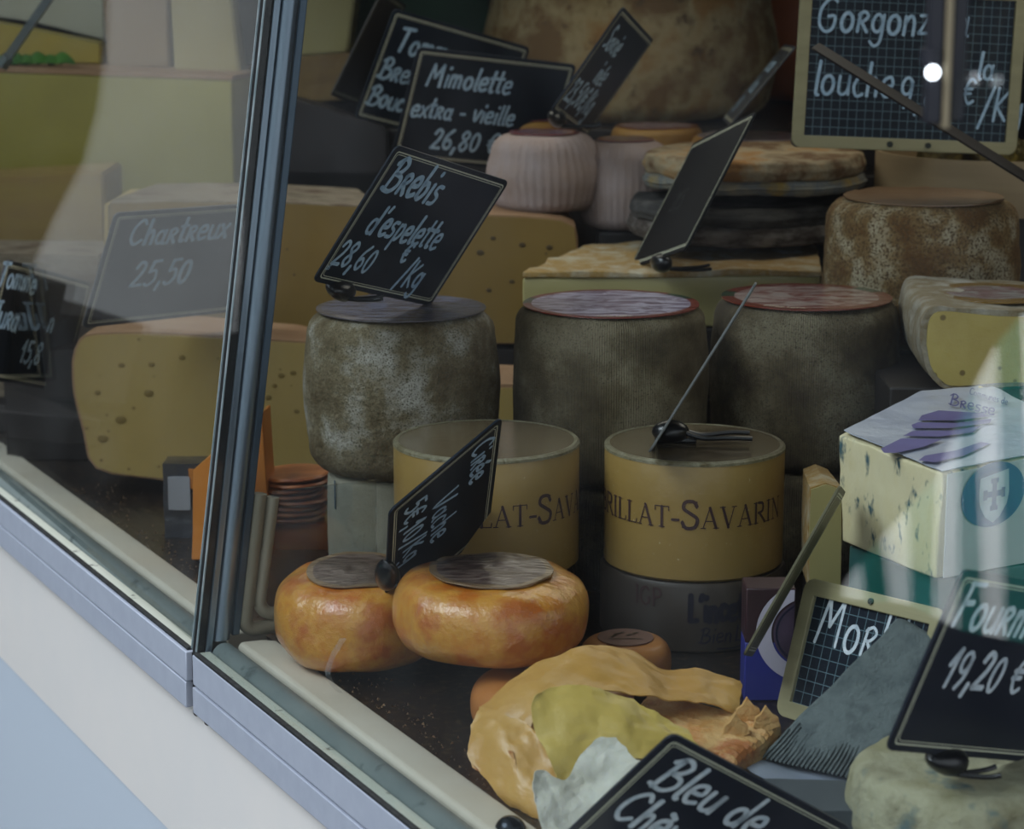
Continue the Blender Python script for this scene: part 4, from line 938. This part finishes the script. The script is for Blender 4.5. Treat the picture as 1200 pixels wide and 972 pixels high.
shl([[(562, 830, 1.42), (554, 848, 1.41), (551, 868, 1.40), (552, 890, 1.39), (570, 914, 1.375), (600, 948, 1.36), (640, 985, 1.34)],
     [(592, 838, 1.40), (588, 852, 1.39), (590, 872, 1.38), (596, 896, 1.37), (606, 920, 1.36), (622, 948, 1.345), (650, 985, 1.33)],
     [(616, 848, 1.388), (614, 866, 1.38), (622, 890, 1.37), (630, 910, 1.36), (640, 930, 1.345), (650, 955, 1.335), (668, 985, 1.32)],
     [(640, 864, 1.375), (644, 886, 1.368), (652, 905, 1.36), (658, 925, 1.35), (664, 945, 1.34), (672, 965, 1.33), (690, 985, 1.32)]], m_wp, 'paper_side_fold', .0022, 70, 5, amp2=.0010)
shl([[(554, 850, 1.412), (566, 862, 1.395), (582, 872, 1.385), (600, 880, 1.372)], [(550, 878, 1.402), (568, 886, 1.388), (588, 894, 1.375), (606, 904, 1.364)], [(556, 900, 1.39), (574, 912, 1.378), (592, 924, 1.366), (612, 932, 1.356)]], m_orib, 'orange_crumpled_edge', .0022, 80, 6)
shl([[(626, 908, 1.333), (640, 902, 1.338), (660, 914, 1.338), (674, 900, 1.345), (684, 880, 1.35), (700, 866, 1.353), (722, 864, 1.353)],
     [(624, 925, 1.328), (642, 926, 1.332), (662, 930, 1.332), (680, 920, 1.338), (694, 902, 1.343), (710, 886, 1.346), (732, 876, 1.347)],
     [(630, 950, 1.320), (650, 950, 1.322), (670, 948, 1.325), (690, 938, 1.33), (706, 922, 1.335), (724, 904, 1.338), (744, 890, 1.340)],
     [(640, 985, 1.310), (658, 980, 1.312), (680, 974, 1.315), (700, 960, 1.32), (718, 940, 1.325), (738, 918, 1.33), (758, 900, 1.333)]], m_tis, 'white_tissue', .0026, 70, 8, amp2=.0012)
bits = [(876, 823), (898, 833), (862, 842)]
for i, (x, y) in enumerate(bits):
    shp = [(-15, 20), (-12, 9), (-6, 5), (0, -5), (4, 0), (8, 5), (14, 8), (16, 18), (2, 24)]
    A = [P(x+a, y+b, 1.43-.01*i) for a, b in shp]; bm = bmesh.new(); a = [bm.verts.new(p-ow) for p in A]; b = [bm.verts.new(p-ow+Vector((0, .006, -.001))) for p in A]
    bm.faces.new(a); bm.faces.new(b[::-1])
    for k in range(len(a)): bm.faces.new((a[k], b[k], b[(k+1) % len(a)], a[(k+1) % len(a)]))
    link('loose_shaving', bm, m_orib, wp)

# ---- ash-grey pyramid wedge at the lower right
m_ashg = mat('ash_grey_rind', rgb(74, 84, 86), rgb(104, 114, 114), rgb(60, 68, 70), scale=26, contrast=.2, rough=.9, bump=1, bscale=110)
py_ = thing('ash_cheese', 'grey ash-coated cheese wedge with a steep peak, on white paper', 'cheese', P(980, 890, 1.40)); py_.location.z = .012; oy = py_.location
pk = [P(1052, 722, 1.445), P(1098, 748, 1.435), P(1112, 752, 1.465), P(1066, 735, 1.47)]
bt = [P(888, 872, 1.41), P(1020, 912, 1.365), P(1180, 880, 1.47), P(1010, 850, 1.53)]
for p in bt: p.z = .014
bm = hexa([p-oy for p in bt], [p-oy for p in pk], bev=.004, cuts=7, amp=.003, sc=45, seed=5); link('rind', bm, m_ashg, py_)
ribb = bmesh.new()
for i in range(24):
    f = i/23; a = Vector(bt[0]).lerp(bt[1], .04+.9*f); b = a.lerp(Vector(pk[0]).lerp(pk[1], f), .20+.1*noise.noise(Vector((f*9, 0, 0))))
    tube([a-oy+Vector((0, -.0010, 0)), (a+b)/2-oy+Vector((0, -.0012, 0)), b-oy+Vector((0, .001, 0))], .0009, 6, ribb)
link('mould_ridges', ribb, m_ashg, py_)
wpz = thing('white_wrapper', 'white wrapping paper lying under the grey ash-coated cheese', 'paper', P(930, 890, 1.40)); wpz.location.z = 0
rows = [[P(862, 872, 1.405), P(905, 850, 1.43), P(960, 840, 1.46), P(1040, 850, 1.5)], [P(880, 892, 1.385), P(930, 885, 1.40), P(980, 880, 1.42), P(1060, 880, 1.46)], [P(930, 906, 1.36), P(970, 908, 1.36), P(1020, 908, 1.38), P(1080, 900, 1.42)]]
for r_ in rows:
    for p in r_: p.z = .008
rows[0][0].z = .018; rows[1][0].z = .014
bm = sheet(rows, 7, .0008, .002, 50, 4)
for v in bm.verts: v.co -= wpz.location
link('wrapping_paper', bm, mat('white_wrapping_paper', rgb(150, 160, 172), rgb(136, 144, 160), scale=12, rough=.6), wpz)
# ---- blue-veined round at the bottom right corner
fc, rf, zfc = round_cheese('beige crusty round cheese with blue green mould in the bottom right corner', 1130, 892, 278, 1.285, 0, mat('beige_mould_crust', rgb(146, 142, 108), rgb(166, 164, 136), rgb(118, 112, 84), scale=18, contrast=.16, rough=.85, bump=.9, bscale=80, speck=rgb(86, 110, 112), sscale=34, sthr=.66), .012, .002, 'crusty_cheese', None, amp=.0026, seed=17)
# dark grey block under the "Bleu" sign
dk = thing('grey_cheese_block', 'dim grey cheese block behind the cheese sign at the bottom edge', 'cheese', P(950, 940, 1.30)); dk.location.z = 0
bm = box(.05, .05, .030, 4, (0, 0, .016)); jit(bm, .002, 40, 3); link('rind', bm, mat('dim_grey_rind', rgb(62, 70, 76), rgb(80, 88, 92), scale=12, rough=.8), dk)

# ================================================================== LEFT MODULE, back rows
YL = 2.78
m_olive = mat('olive_yellow_paste', rgb(132, 122, 38), rgb(148, 136, 56), scale=2.5, rough=.45, coat=.2, bump=.1)
bb = thing('big_cheese_block', 'big smooth olive yellow cheese block at the upper left behind glass', 'cheese', (XX(140, 200, YL), YL, Z(330, YL)))
zt_ = Z(82, YL)-bb.location.z; xa, xb = XX(-60, 200, YL)-bb.location.x, XX(274, 200, YL)-bb.location.x
bm = hexa([(xa, 0, 0), (xb, 0, 0), (xb+.04, .20, 0), (xa, .22, 0)], [(xa, 0, zt_), (xb, 0, zt_-.012), (xb+.04, .20, zt_-.012), (xa, .22, zt_)], bev=.003, cuts=3, amp=.0012, sc=14)
link('paste', bm, m_olive, bb)
bm = hexa([(xa, -.0008, zt_), (xb+.001, -.0008, zt_-.012), (xb+.041, .20, zt_-.012), (xa, .22, zt_)], [(xa, -.0008, zt_+.005), (xb+.001, -.0008, zt_-.007), (xb+.041, .20, zt_-.007), (xa, .22, zt_+.005)]); link('rind_edge', bm, m_crust_p, bb)
riser(-1.2, XX(300, 300, 2.78), 2.75, 3.05, bb.location.z-.001, 'dark riser under the big olive yellow block')
ztop = bb.location.z+zt_+.0065
def block(name, label, pts, Y, dep, m_, cat='cheese', bev=.003, z0=None, parent=None, amp=.001):
    W_ = [P(x, y, Y) for x, y in pts]; c = sum(W_, Vector())/len(W_); z_ = min(p.z for p in W_)
    t = thing(name, label, cat, (c.x, Y, z_ if z0 is None else z0)); o = t.location
    bm = bmesh.new(); a = [bm.verts.new(p-o) for p in W_]; b = [bm.verts.new(p-o+Vector((0, dep, 0))) for p in W_]; n = len(a)
    bm.faces.new(a); bm.faces.new(b[::-1])
    for i in range(n): bm.faces.new((a[i], b[i], b[(i+1) % n], a[(i+1) % n]))
    if bev: bmesh.ops.bevel(bm, geom=bm.edges[:], offset=bev, segments=2, affect='EDGES')
    bmesh.ops.triangulate(bm, faces=[f for f in bm.faces if len(f.verts) > 4])
    bmesh.ops.subdivide_edges(bm, edges=bm.edges, cuts=2, use_grid_fill=True)
    if amp: jit(bm, amp, 25, Y)
    link('paste', bm, m_, t); return t
YU = 2.86
block('cheese_slice', 'upright pale yellow cheese piece on the big block, right of the two', [(198, -30), (268, -30), (282, 86), (204, 86)], YU, .06, mat('pale_yellow_paste', rgb(160, 146, 100), rgb(150, 134, 88), scale=6, rough=.5))
block('cheese_slice', 'upright pinkish tan cheese piece on the big block, left of the two', [(118, -30), (196, -30), (200, 80), (126, 80)], YU+.02, .06, mat('pinkish_tan_paste', rgb(140, 118, 88), rgb(130, 106, 80), scale=6, rough=.5))
block('cheese_slice', 'low pale cream cheese piece at the top left corner', [(-30, -30), (122, -30), (124, 48), (40, 26), (-30, 18)], YU+.10, .04, mat('cream_paste', rgb(170, 168, 150), rgb(158, 154, 130), scale=4, rough=.5))
block('cheese_slice', 'long yellow cheese piece lying below the cream one at the top left', [(-30, 22), (118, 52), (120, 76), (-30, 76)], YU+.03, .05, mat('bright_yellow_paste', rgb(150, 136, 70), rgb(168, 140, 30), scale=5, rough=.5))
lf = thing('leaf_garnish', 'bright green plastic leaf garnish at the left edge', 'garnish', P(30, 74, 2.84)); ol = lf.location; ol_ = Vector(ol)
for i in range(6):
    x = 2+i*14; bm = sheet([[P(x-14, 73, 2.84), P(x, 64-3*(i % 2), 2.84), P(x+14, 70, 2.83)], [P(x-14, 77, 2.82), P(x, 74, 2.815), P(x+16, 76, 2.82)]], 4, .0008, .001, 60, i)
    for v in bm.verts: v.co -= ol_
    link('leaf', bm, mat('leaf_green', rgb(40, 84, 34), rgb(60, 110, 30), scale=30, rough=.5), lf)
kn = thing('metal_bar', 'grey metal strip slanting down at the top left corner', 'bar', P(35, 30, 2.70))
bm = tube([P(70, -20, 2.70)-kn.location, P(6, 72, 2.72)-kn.location], .0065, 4); link('bar', bm, mat('dull_grey_metal', rgb(100, 108, 110), rough=.4, metal=.6), kn)
link('grip_end', tube([P(10, 66, 2.7195)-kn.location, P(2, 78, 2.722)-kn.location], .0078, 6), MATS['dull_grey_metal'], kn)
block('cheese_slab', 'tan layered cheese slab below the big olive block at the left', [(-40, 212), (122, 202), (124, 300), (-40, 300)], 2.60, .12, mat('tan_layer_paste', rgb(142, 120, 60), rgb(128, 100, 60), scale=4, stretch=(.5, .5, 5), rough=.6))
block('cheese_slab', 'grey brown rinded slab behind the jura sign at the left edge', [(-40, 298), (118, 300), (118, 470), (-40, 466)], 2.45, .12, m_crust_g)
riser(-.9, XX(124, 300, 2.6), 2.595, 2.73, Z(301, 2.60)-.003, 'dark riser under the tan layered slab')
riser(-.86, XX(118, 300, 2.45), 2.445, 2.585, Z(470, 2.45)-.003, 'dark riser under the grey rinded slab at the left edge')
# centre back pieces
block('cheese_block', 'beige cheese block behind the steel post at the top', [(306, -30), (420, -30), (408, 62), (312, 70)], 2.82, .1, mat('beige_paste', rgb(140, 132, 86), rgb(124, 114, 70), scale=5, rough=.5), z0=None)
block('cheese_block', 'dim golden crusted cheese under the beige block beside the post', [(318, 70), (412, 62), (404, 118), (322, 124)], 2.80, .12, mat('golden_crust_dim', rgb(120, 98, 52), rgb(92, 66, 34), scale=20, rough=.6, bump=.6))
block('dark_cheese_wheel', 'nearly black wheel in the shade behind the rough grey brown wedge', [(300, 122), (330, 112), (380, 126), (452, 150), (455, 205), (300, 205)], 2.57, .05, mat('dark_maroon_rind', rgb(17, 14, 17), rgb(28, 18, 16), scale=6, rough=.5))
block('green_card', 'dark green card standing behind the first slate sign at the top', [(400, -30), (572, -30), (572, 55), (420, 60)], 2.92, .004, mat('dark_green_card', rgb(22, 50, 34), rgb(28, 62, 42), scale=10, rough=.7), cat='card', bev=0, amp=0)
# orange cut mimolette and packets near the divider
m_mim = mat('orange_paste', rgb(196, 122, 40), rgb(180, 104, 28), scale=9, rough=.45, coat=.2)
m_driedo = mat('dried_orange_slice', rgb(150, 72, 28), rgb(176, 104, 50), rgb(108, 44, 20), scale=18, rough=.5, coat=.4)
ps = thing('orange_cheese_wedge', 'thin upright orange cheese wedge behind the steel post', 'cheese', P(300, 590, 1.95)); ps.location.z = 0
bm = hexa([(-.020, 0, 0), (.012, 0, 0), (.014, .05, 0), (-.010, .05, 0)], [(.004, 0, Z(490, 1.95)), (.007, 0, Z(484, 1.95)), (.009, .05, Z(488, 1.95)), (.005, .05, Z(490, 1.95))], bev=.001, cuts=2, amp=.0008)
link('paste', bm, m_mim, ps)
pw = thing('orange_cheese_wedge', 'narrow orange wedge left of the steel post above the sill', 'cheese', P(240, 640, 1.90)); pw.location.z = 0; oz = Vector(pw.location)
bm = hexa([P(226, 690, 1.90)-oz, P(262, 690, 1.88)-oz, P(262, 690, 1.93)-oz, P(230, 690, 1.93)-oz], [P(228, 585, 1.90)-oz, P(262, 555, 1.88)-oz, P(262, 555, 1.93)-oz, P(232, 580, 1.93)-oz], bev=.001, cuts=2, amp=.001)
mz = min(v.co.z for v in bm.verts)
for v in bm.verts: v.co.z -= mz
link('paste', bm, m_mim, pw)
zs = Z(612, 1.97)
pk_ = thing('vacuum_pack', 'dark red brown vacuum pack under the orange slices', 'pack', (XX(336, 620, 2.0), 2.0, 0))
bm = box(W(105, 2.0), .07, zs-.001, 3, (0, 0, zs/2)); jit(bm, .0015, 40, 3)
for v in bm.verts: v.co.z = max(v.co.z, 0)
link('pack', bm, mat('dark_red_pack', rgb(60, 26, 20), rgb(110, 52, 30), scale=12, rough=.2, coat=.8, bump=.3, bscale=40), pk_)
for i in range(8):
    lab_ = ['bottom one of', 'second from the bottom of', 'third from the bottom of', 'fourth from the bottom of', 'fourth from the top of', 'third from the top of', 'second from the top of', 'topmost of'][i]
    s = thing('dried_orange_slice', 'thin orange brown slice, %s the fanned stack by the post' % lab_, 'slice', (XX(342+random.uniform(-5, 5), 600, 1.985), 1.99, zs+.0012+i*.0052), random.uniform(-.3, .3), 'fanned orange slices by the post')
    bm = lathe([(0, 0), (.031, 0), (.0325, .0018), (.031, .0035), (0, .0036)], 40)
    for v in bm.verts: v.co.z += v.co.x*(.03*(i-3))*.3+.0006*noise.noise(v.co*80+Vector((i, 0, 0)))
    link('slice', bm, m_driedo, s)
bpk = thing('black_pack', 'black and white film pack with an orange corner, left of the post', 'pack', (XX(222, 600, 2.02), 2.02, 0))
bm = box(W(56, 2.0), .03, Z(545, 2.0), 3, (0, 0, Z(545, 2.0)/2)); jit(bm, .002, 40, 9)
for v in bm.verts: v.co.z = max(v.co.z, 0)
link('pack', bm, mat('black_film', rgb(30, 32, 38), rgb(60, 62, 70), scale=8, rough=.25, coat=.7, bump=.5), bpk)
bm = box(.022, .004, .018, 2, (.014, -.0175, Z(552, 2.0)-.008)); jit(bm, .001, 60); link('orange_corner', bm, m_mim, bpk)
bm = box(.02, .004, .03, 2, (-.006, -.0175, Z(560, 2.0)-.015)); jit(bm, .001, 60, 3); link('white_flap', bm, mat('white_film', rgb(150, 152, 158), rough=.3), bpk)

# ================================================================== SIGNS
s_, *_r = sign('black sign tilted on the left drum cheese, reading espelette 28,60 €/Kg', (466, 170), (597, 213), (367, 330), 1.82,
    [('Brebis', .07, .30, .24, .034), ("d'espelette", .14, .60, .20, .028), ('28,60', .04, .86, .19, .026), ('€', .52, .74, .15, .024), ('/Kg', .60, .90, .20, .024), ('us', .025, .90, .05, .006)], sa=1)
add_clip(s_, 0, .22, *_r[4:6], drop=.010)
# Cirée vache
s_, *_r = sign('black sign standing steeply on the two orange waxed cheeses, reading 5 €,10', (589, 489), (573, 620), (457, 600), 1.60,
    [('Cirée', .07, .26, .20, .026), ('Vache', .27, .60, .22, .026), ('5€,10/Kg', .10, .86, .20, .024)], sa=1)
add_clip(s_, 0, .52, *_r[4:6], drop=.012)
# Chartreux
s_, *_r = sign('wide grey-faced sign behind the post, reading 25,50', (135, 250), (336, 236), (96, 385), 2.12,
    [('Chartreux', .12, .29, .21, .030), ('25,50', .20, .66, .23, .030), ('€', .77, .52, .15, .022)], sa=1, aspect=1.56, board=m_slate_pale)  # pale board holds the left pane's reflected haze in its colour
# Tomme Jura
s_, *_r = sign('sloping sign at the left edge, reading Tomme Jura', (8, 304), (108, 332), (-28, 442), 2.28,
    [('Tomme', -.03, .22, .20, .030), ('Jura', .0, .56, .22, .03), ('n', .62, .50, .2, .03), ('15,8', .40, .80, .2, .03)], sa=1, board=mat('sign_dim', rgb(30, 36, 44), rough=.45))
# Mimolette
s_, *_r = sign('black sign reading Mimolette extra vieille 26,80', (490, 55), (676, 76), (458, 186), 2.50,
    [('Mimolette', .10, .32, .19, .026), ('extra - vieille', .05, .60, .17, .025), ('26,80 €', .22, .87, .19, .026)], sa=1)
# Tomme de brebis behind
s_, *_r = sign('sign behind the Mimolette one, reading Tom Bre Bou', (462, 10), (622, 56), (415, 138), 2.62,
    [('Tomme', .10, .34, .21, .030), ('Brebis', .05, .60, .19, .028), ('Bouc', .04, .85, .18, .027)], sa=1)
sback, *_r = sign('dim translucent-looking sign leaning behind the sign reading Tom', (450, -14), (476, 6), (388, 112), 2.70, [], sa=1, board=mat('sign_back_grey', rgb(52, 50, 48), rough=.5))
# Savoie
s_, *_r = sign('narrow-looking slanted black sign on the pale ribbed cheese, reading 23,50 €/Kg', (731, 8), (766, 47), (646, 130), 2.38,
    [('Savoie', .10, .34, .20, .03), ('Affinée', .22, .60, .20, .028), ('23,50€/Kg', .06, .86, .22, .03)], sa=1)
add_clip(s_, 0, .16, *_r[4:6], drop=.012, L=.045)
# reversed black one
s_, *_r = sign('nearly black reversed sign on the soft wedge with faint scribble', (812, 168), (886, 130), (736, 316), 2.14,
    [('21,5', .26, .60, .16, .010)], sa=-1, ink=mat('faint_chalk', rgb(52, 52, 54), rough=.7), board=mat('sign_matt_black', rgb(14, 14, 17), rough=.7, spec=.2))
s_['label'] = 'nearly black sign turned away, standing on the soft wedge, with faint scribble'
add_clip(s_, 0, .55, *_r[4:6], drop=.010, L=.05)
# narrow one right of the big wheel
s_, *_r = sign('very narrow grey sign seen from the side, right of the big tan wheel', (919, 52), (932, 54), (846, 140), 2.52,
    [('Abondance', .08, .34, .2, .03), ('lait cru', .2, .60, .2, .03), ('19,8', .2, .86, .2, .03)], sa=-1, board=m_slate_pale)
# edge-on signs
def edge_sign(label, p_top, p_bot, Y, width, side, lines=(), board=None, style='double'):
    a, b = P(*p_top, Y), P(*p_bot, Y); c = (a+b)/2; r_ = (c-Vector((0, 0, H))).normalized()
    V = (b-a); V = V-r_*V.dot(r_); q = V.normalized().cross(r_); U = (r_*cos(side)+q*sin(side))*width
    return sign(label, None, None, None, Y, list(lines), manual=(c+U*.5, U, V), board=board, style=style)
s_, *_r = edge_sign('sign seen edge-on as a thin grey line, standing on the banded cheese', (888, 331), (762, 531), 1.66, .12, radians(.2), board=mat('sign_edge_grey', rgb(96, 98, 96), rough=.4))
# the clip lying on the banded cheese
zc = zB-.0
cl = thing('sign_clip', 'bare black plastic sign clip with two prongs lying on the banded cheese lid', 'clip', Vector((XX(785, 508, YB), YB-.006, zc+.0012)))
bm = bmesh.new(); bmesh.ops.create_uvsphere(bm, u_segments=20, v_segments=12, radius=1)
for v in bm.verts: v.co = Vector((v.co.x*.0145, v.co.y*.011, v.co.z*.009+.009))
bm2 = bmesh.new(); link('grip', bm, m_clip, cl); bm2.free()
for s, dy in ((1, .010), (-1, -.010)):
    link('prong', tube(crv([(.008, s*.004, .010), (.024, s*.006, .005), (.046, dy, .006), (.062, dy*1.1, .0055)], 4), .0020, 8), m_clip, cl)
link('base', tube([(-.012, 0, .0016), (.02, 0, .0016)], .0026, 8), m_clip, cl)
s_, *_r = edge_sign('olive-backed sign seen nearly edge-on left of the blue cheese', (986, 569), (873, 768), 1.50, .05, radians(6), board=mat('sign_back_olive', rgb(96, 92, 66), rough=.5))
# dark strip sign in front of the slate
s_, *_r = edge_sign('dark brown strip, a sign seen edge-on, crossing the wood-framed slate', (950, 55), (1205, 214), 2.02, .06, radians(7), board=mat('strip_dark_brown', rgb(22, 17, 17), rgb(34, 26, 24), scale=12, rough=.6, spec=.2), style='plain')
# wood-framed slates
s_, *_r = sign('large wood-framed grid slate at the top right, reading Gorgonz', (938, -24), (1204, -12), (927, 172), 2.22,
    [('Gorgonzola', .08, .30, .20, .020), ('la', .80, .55, .16, .018), ('louche', .08, .68, .20, .018), ('9,80', .46, .74, .20, .018), ('€', .74, .70, .16, .017), ('/Kg', .82, .80, .20, .018)], aspect=1.42, sa=1, style='grid', ink=m_chalk)
for k in (.43, .60):
    bm = lathe([(0, 0), (.0028, 0), (.0028, .002), (.0014, .0025), (0, .0015)], 14)
    for v in bm.verts: v.co = Vector((v.co.x-_r[4]/2+k*_r[4], v.co.y-_r[5]/2+.006, v.co.z+.003))
    link('screw', bm, mat('screw_grey', rgb(60, 64, 60), rough=.4, metal=.5), s_)
s_, *_r = sign('wood-framed grid slate behind the ash cheese, reading Mo', (948, 677), (1112, 716), (911, 838), 1.475,
    [('Morbier', .14, .44, .34, .026)], aspect=1.35, sa=-1, style='grid', ink=m_chalk_w)
bm = lathe([(0, 0), (.0022, 0), (.0022, .0015), (0, .0018)], 12)
for v in bm.verts: v.co = Vector((v.co.x, v.co.y+_r[5]/2-.006, v.co.z+.003))
link('screw', bm, MATS['screw_grey'], s_)
# Fourme
s_, *_r = sign('black sign in the lower right reading Fourme 19,2', (1129, 667), (1318, 700), (1038, 880), 1.26,
    [('Fourme', .06, .30, .24, .030), ('19,20 €', .14, .62, .22, .030)], sa=1, ink=m_chalk_w, board=mat('sign_blue_black', rgb(24, 30, 44), rough=.3))
add_clip(s_, 0, .36, *_r[4:6], drop=.012, L=.03)
# Bleu de chèvre
s_, *_r = sign('black sign at the bottom edge reading Bleu de Chèvre', (788, 859), (1000, 972), (650, 990), 1.24,
    [('Bleu de', .10, .36, .26, .036), ('Chèvre', .08, .66, .24, .034)], sa=1, ink=m_chalk_w, board=MATS['sign_blue_black'])
add_clip(s_, 0, .5, *_r[4:6], drop=.010)

# ================================================================== THE STREET SIDE (seen only as reflections in the glass)
def refl(px, py, dist):
    d = ray(px, py).normalized(); n = Vector((-RN.x*cos(math.atan(SL)), -RN.y*cos(math.atan(SL)), sin(math.atan(SL))))
    p0 = RW(0, .003, 0); o = Vector((0, 0, H)); t = (p0-o).dot(n)/d.dot(n); h = o+d*t; r = d-2*d.dot(n)*n; return h+r*dist, r
bm = box(14, 14, .05, 0, (-4, 3, -.975)); tag(link('floor_street', bm, mat('grey_pavement', rgb(44, 46, 48), rgb(56, 58, 60), scale=4, rough=.8)), kind='structure')

# the far side of the street
fdir = Vector((-.83, .56, 0)).normalized(); fc_ = Vector((-.3, 1.7, 0))+fdir*6.5
bm = box(.4, 16, 6, 0, (0, 0, 2.0)); o = link('wall_street', bm, mat('dark_shop_front', rgb(20, 21, 23), rgb(32, 30, 30), scale=1.2, rough=.8)); o.location = fc_; o.rotation_euler = (0, 0, atan2(fdir.y, fdir.x)); tag(o, kind='structure')
def refl2(px, py, dist, left=False):
    sy = .021 if left else 0.0
    tng = (RA+RN*sy).normalized(); nn = Vector((tng.y, -tng.x, 0)); n = -(nn - Vector((0, 0, SL))); n.normalize()
    n = Vector((-nn.x, -nn.y, SL)).normalized()
    d = ray(px, py).normalized(); p0 = RW(0, .003, 0); o = Vector((0, 0, H)); t = (p0-o).dot(n)/d.dot(n); h = o+d*t; r = d-2*d.dot(n)*n
    return h+r*dist
def hung(name, label, cat, outline, dist, m_, left=False, th=.03, folds=0.0):
    pts = [refl2(x, y, dist, left) for x, y in outline]; c = sum(pts, Vector())/len(pts); t = thing(name, label, cat, c)
    bm = bmesh.new(); a = [bm.verts.new(p-c) for p in pts]; b = [bm.verts.new(p-c+fdir*th) for p in pts]; n = len(a)
    bm.faces.new(a); bm.faces.new(b[::-1])
    for i in range(n): bm.faces.new((a[i], b[i], b[(i+1) % n], a[(i+1) % n]))
    link('cloth', bm, m_, t, smooth=False); return t
m_wc = mat('white_reflection_cloth', rgb(235, 235, 232), rgb(225, 226, 224), scale=3, rough=.8)
hung('added_white_cloth', 'white cloth added outside, outlined to give the pale reflection in the left glass pane', 'cloth', [(135, -260), (122, 60), (112, 130), (96, 190), (62, 255), (30, 330), (8, 372), (-30, 385), (345, 398), (352, 300), (362, 60), (372, -260)], 3.0, m_wc, True)  # added out of view, cut to the outline of the haze on the pane

YK = .99
ck = thing('glass_clamp', 'blurred dark metal clamp with a glowing ball as its bright glint, hanging in front of the large slate', 'clamp', P(1107, 150, YK)); oc = Vector(ck.location)
kx = lambda px: XX(px, 60, YK)-oc.x
def kb(nm, p0, p1, z0, m_, dy=0):
    bm = box(kx(p1)-kx(p0), .008, .80-oc.z-z0, 0, ((kx(p0)+kx(p1))/2, dy, (.80-oc.z+z0)/2)); link(nm, bm, m_, ck, bevel=.0008)
kb('dark_bar', 1085, 1104, .002, mat('clamp_black', rgb(18, 22, 34), rough=.5))
kb('edge_strip', 1105, 1114, .0, mat('clamp_beige_edge', rgb(132, 122, 98), rough=.5), -.001)
kb('rear_bar', 1115, 1132, .003, MATS['clamp_black'], .002)
bm = bmesh.new(); bmesh.ops.create_uvsphere(bm, u_segments=16, v_segments=10, radius=.0030); bl_ = P(1093, 85, YK-.006)-oc
for v in bm.verts: v.co += bl_
link('glint_ball', bm, mat('glint_white', rgb(240, 245, 255), em=(.85, .93, 1, 1), ems=5), ck)  # glowing ball stands in for the reflected bright spot on the metal
link('glint_backing', lathe([(0, -.001), (.0048, -.001), (.0048, .006), (0, .006)], 20), MATS['clamp_black'], ck).location = bl_+Vector((0, .004, .004))
# added striped cloth, shaped for the teal and white reflection low in the glass
m_wt = mat('white_reflection_stripe', rgb(238, 240, 238), rough=.8); m_gt = mat('teal_reflection_stripe', rgb(10, 110, 100), rough=.8)
st = None; pts_t = [(985, 690), (1005, 660), (1030, 632), (1060, 598), (1095, 560), (1120, 500), (1140, 450), (1165, 405), (1195, 370), (1250, 350), (1320, 350)]
pts_b = [(985, 700), (1012, 705), (1040, 705), (1065, 710), (1090, 722), (1120, 738), (1150, 745), (1175, 750), (1205, 755), (1260, 765), (1320, 770)]
allp = [refl2(x, y, 2.6) for x, y in pts_t+pts_b]; c_ = sum(allp, Vector())/len(allp)
st = thing('added_striped_cloth', 'teal and white striped cloth added outside, shaped for the reflection low in the right glass pane', 'cloth', c_)
for i in range(len(pts_t)-1):
    q = [refl2(*pts_t[i], 2.6), refl2(*pts_t[i+1], 2.6), refl2(*pts_b[i+1], 2.6), refl2(*pts_b[i], 2.6)]
    bm = hexa([p-c_ for p in q], [p-c_+fdir*.01 for p in q]); link('stripe', bm, m_wt if i % 2 == 0 else m_gt, st, smooth=False)

random.seed(3)
bm = bmesh.new()
for i in range(900):
    a = random.uniform(-.75, .55); n = .07+abs(random.gauss(0, .02)); r = random.uniform(.0006, .0018); c = RW(a, n, r*.5)
    q = [c+Vector((random.uniform(-r, r), random.uniform(-r, r), 0)) for _ in range(3)]+[c+Vector((0, 0, r))]
    v = [bm.verts.new(p) for p in q]
    for f in ((0, 1, 2), (0, 1, 3), (1, 2, 3), (0, 2, 3)): bm.faces.new([v[k] for k in f])
tag(link('crumbs', bm, mat('brown_crumbs', rgb(120, 92, 60), rgb(80, 56, 36), scale=40, rough=.8), smooth=False), 'brown crumbs scattered on the dark tray along the white sill', 'crumbs', kind='stuff')

sl = area('fill_on_added_stripes', c_-fdir*.9+Vector((0, 0, .9)), c_, (.8, .5), 42, (.92, .97, 1.0)); sl.data.spread = radians(110)  # added lamp that strengthens the stripes' reflection in the pane
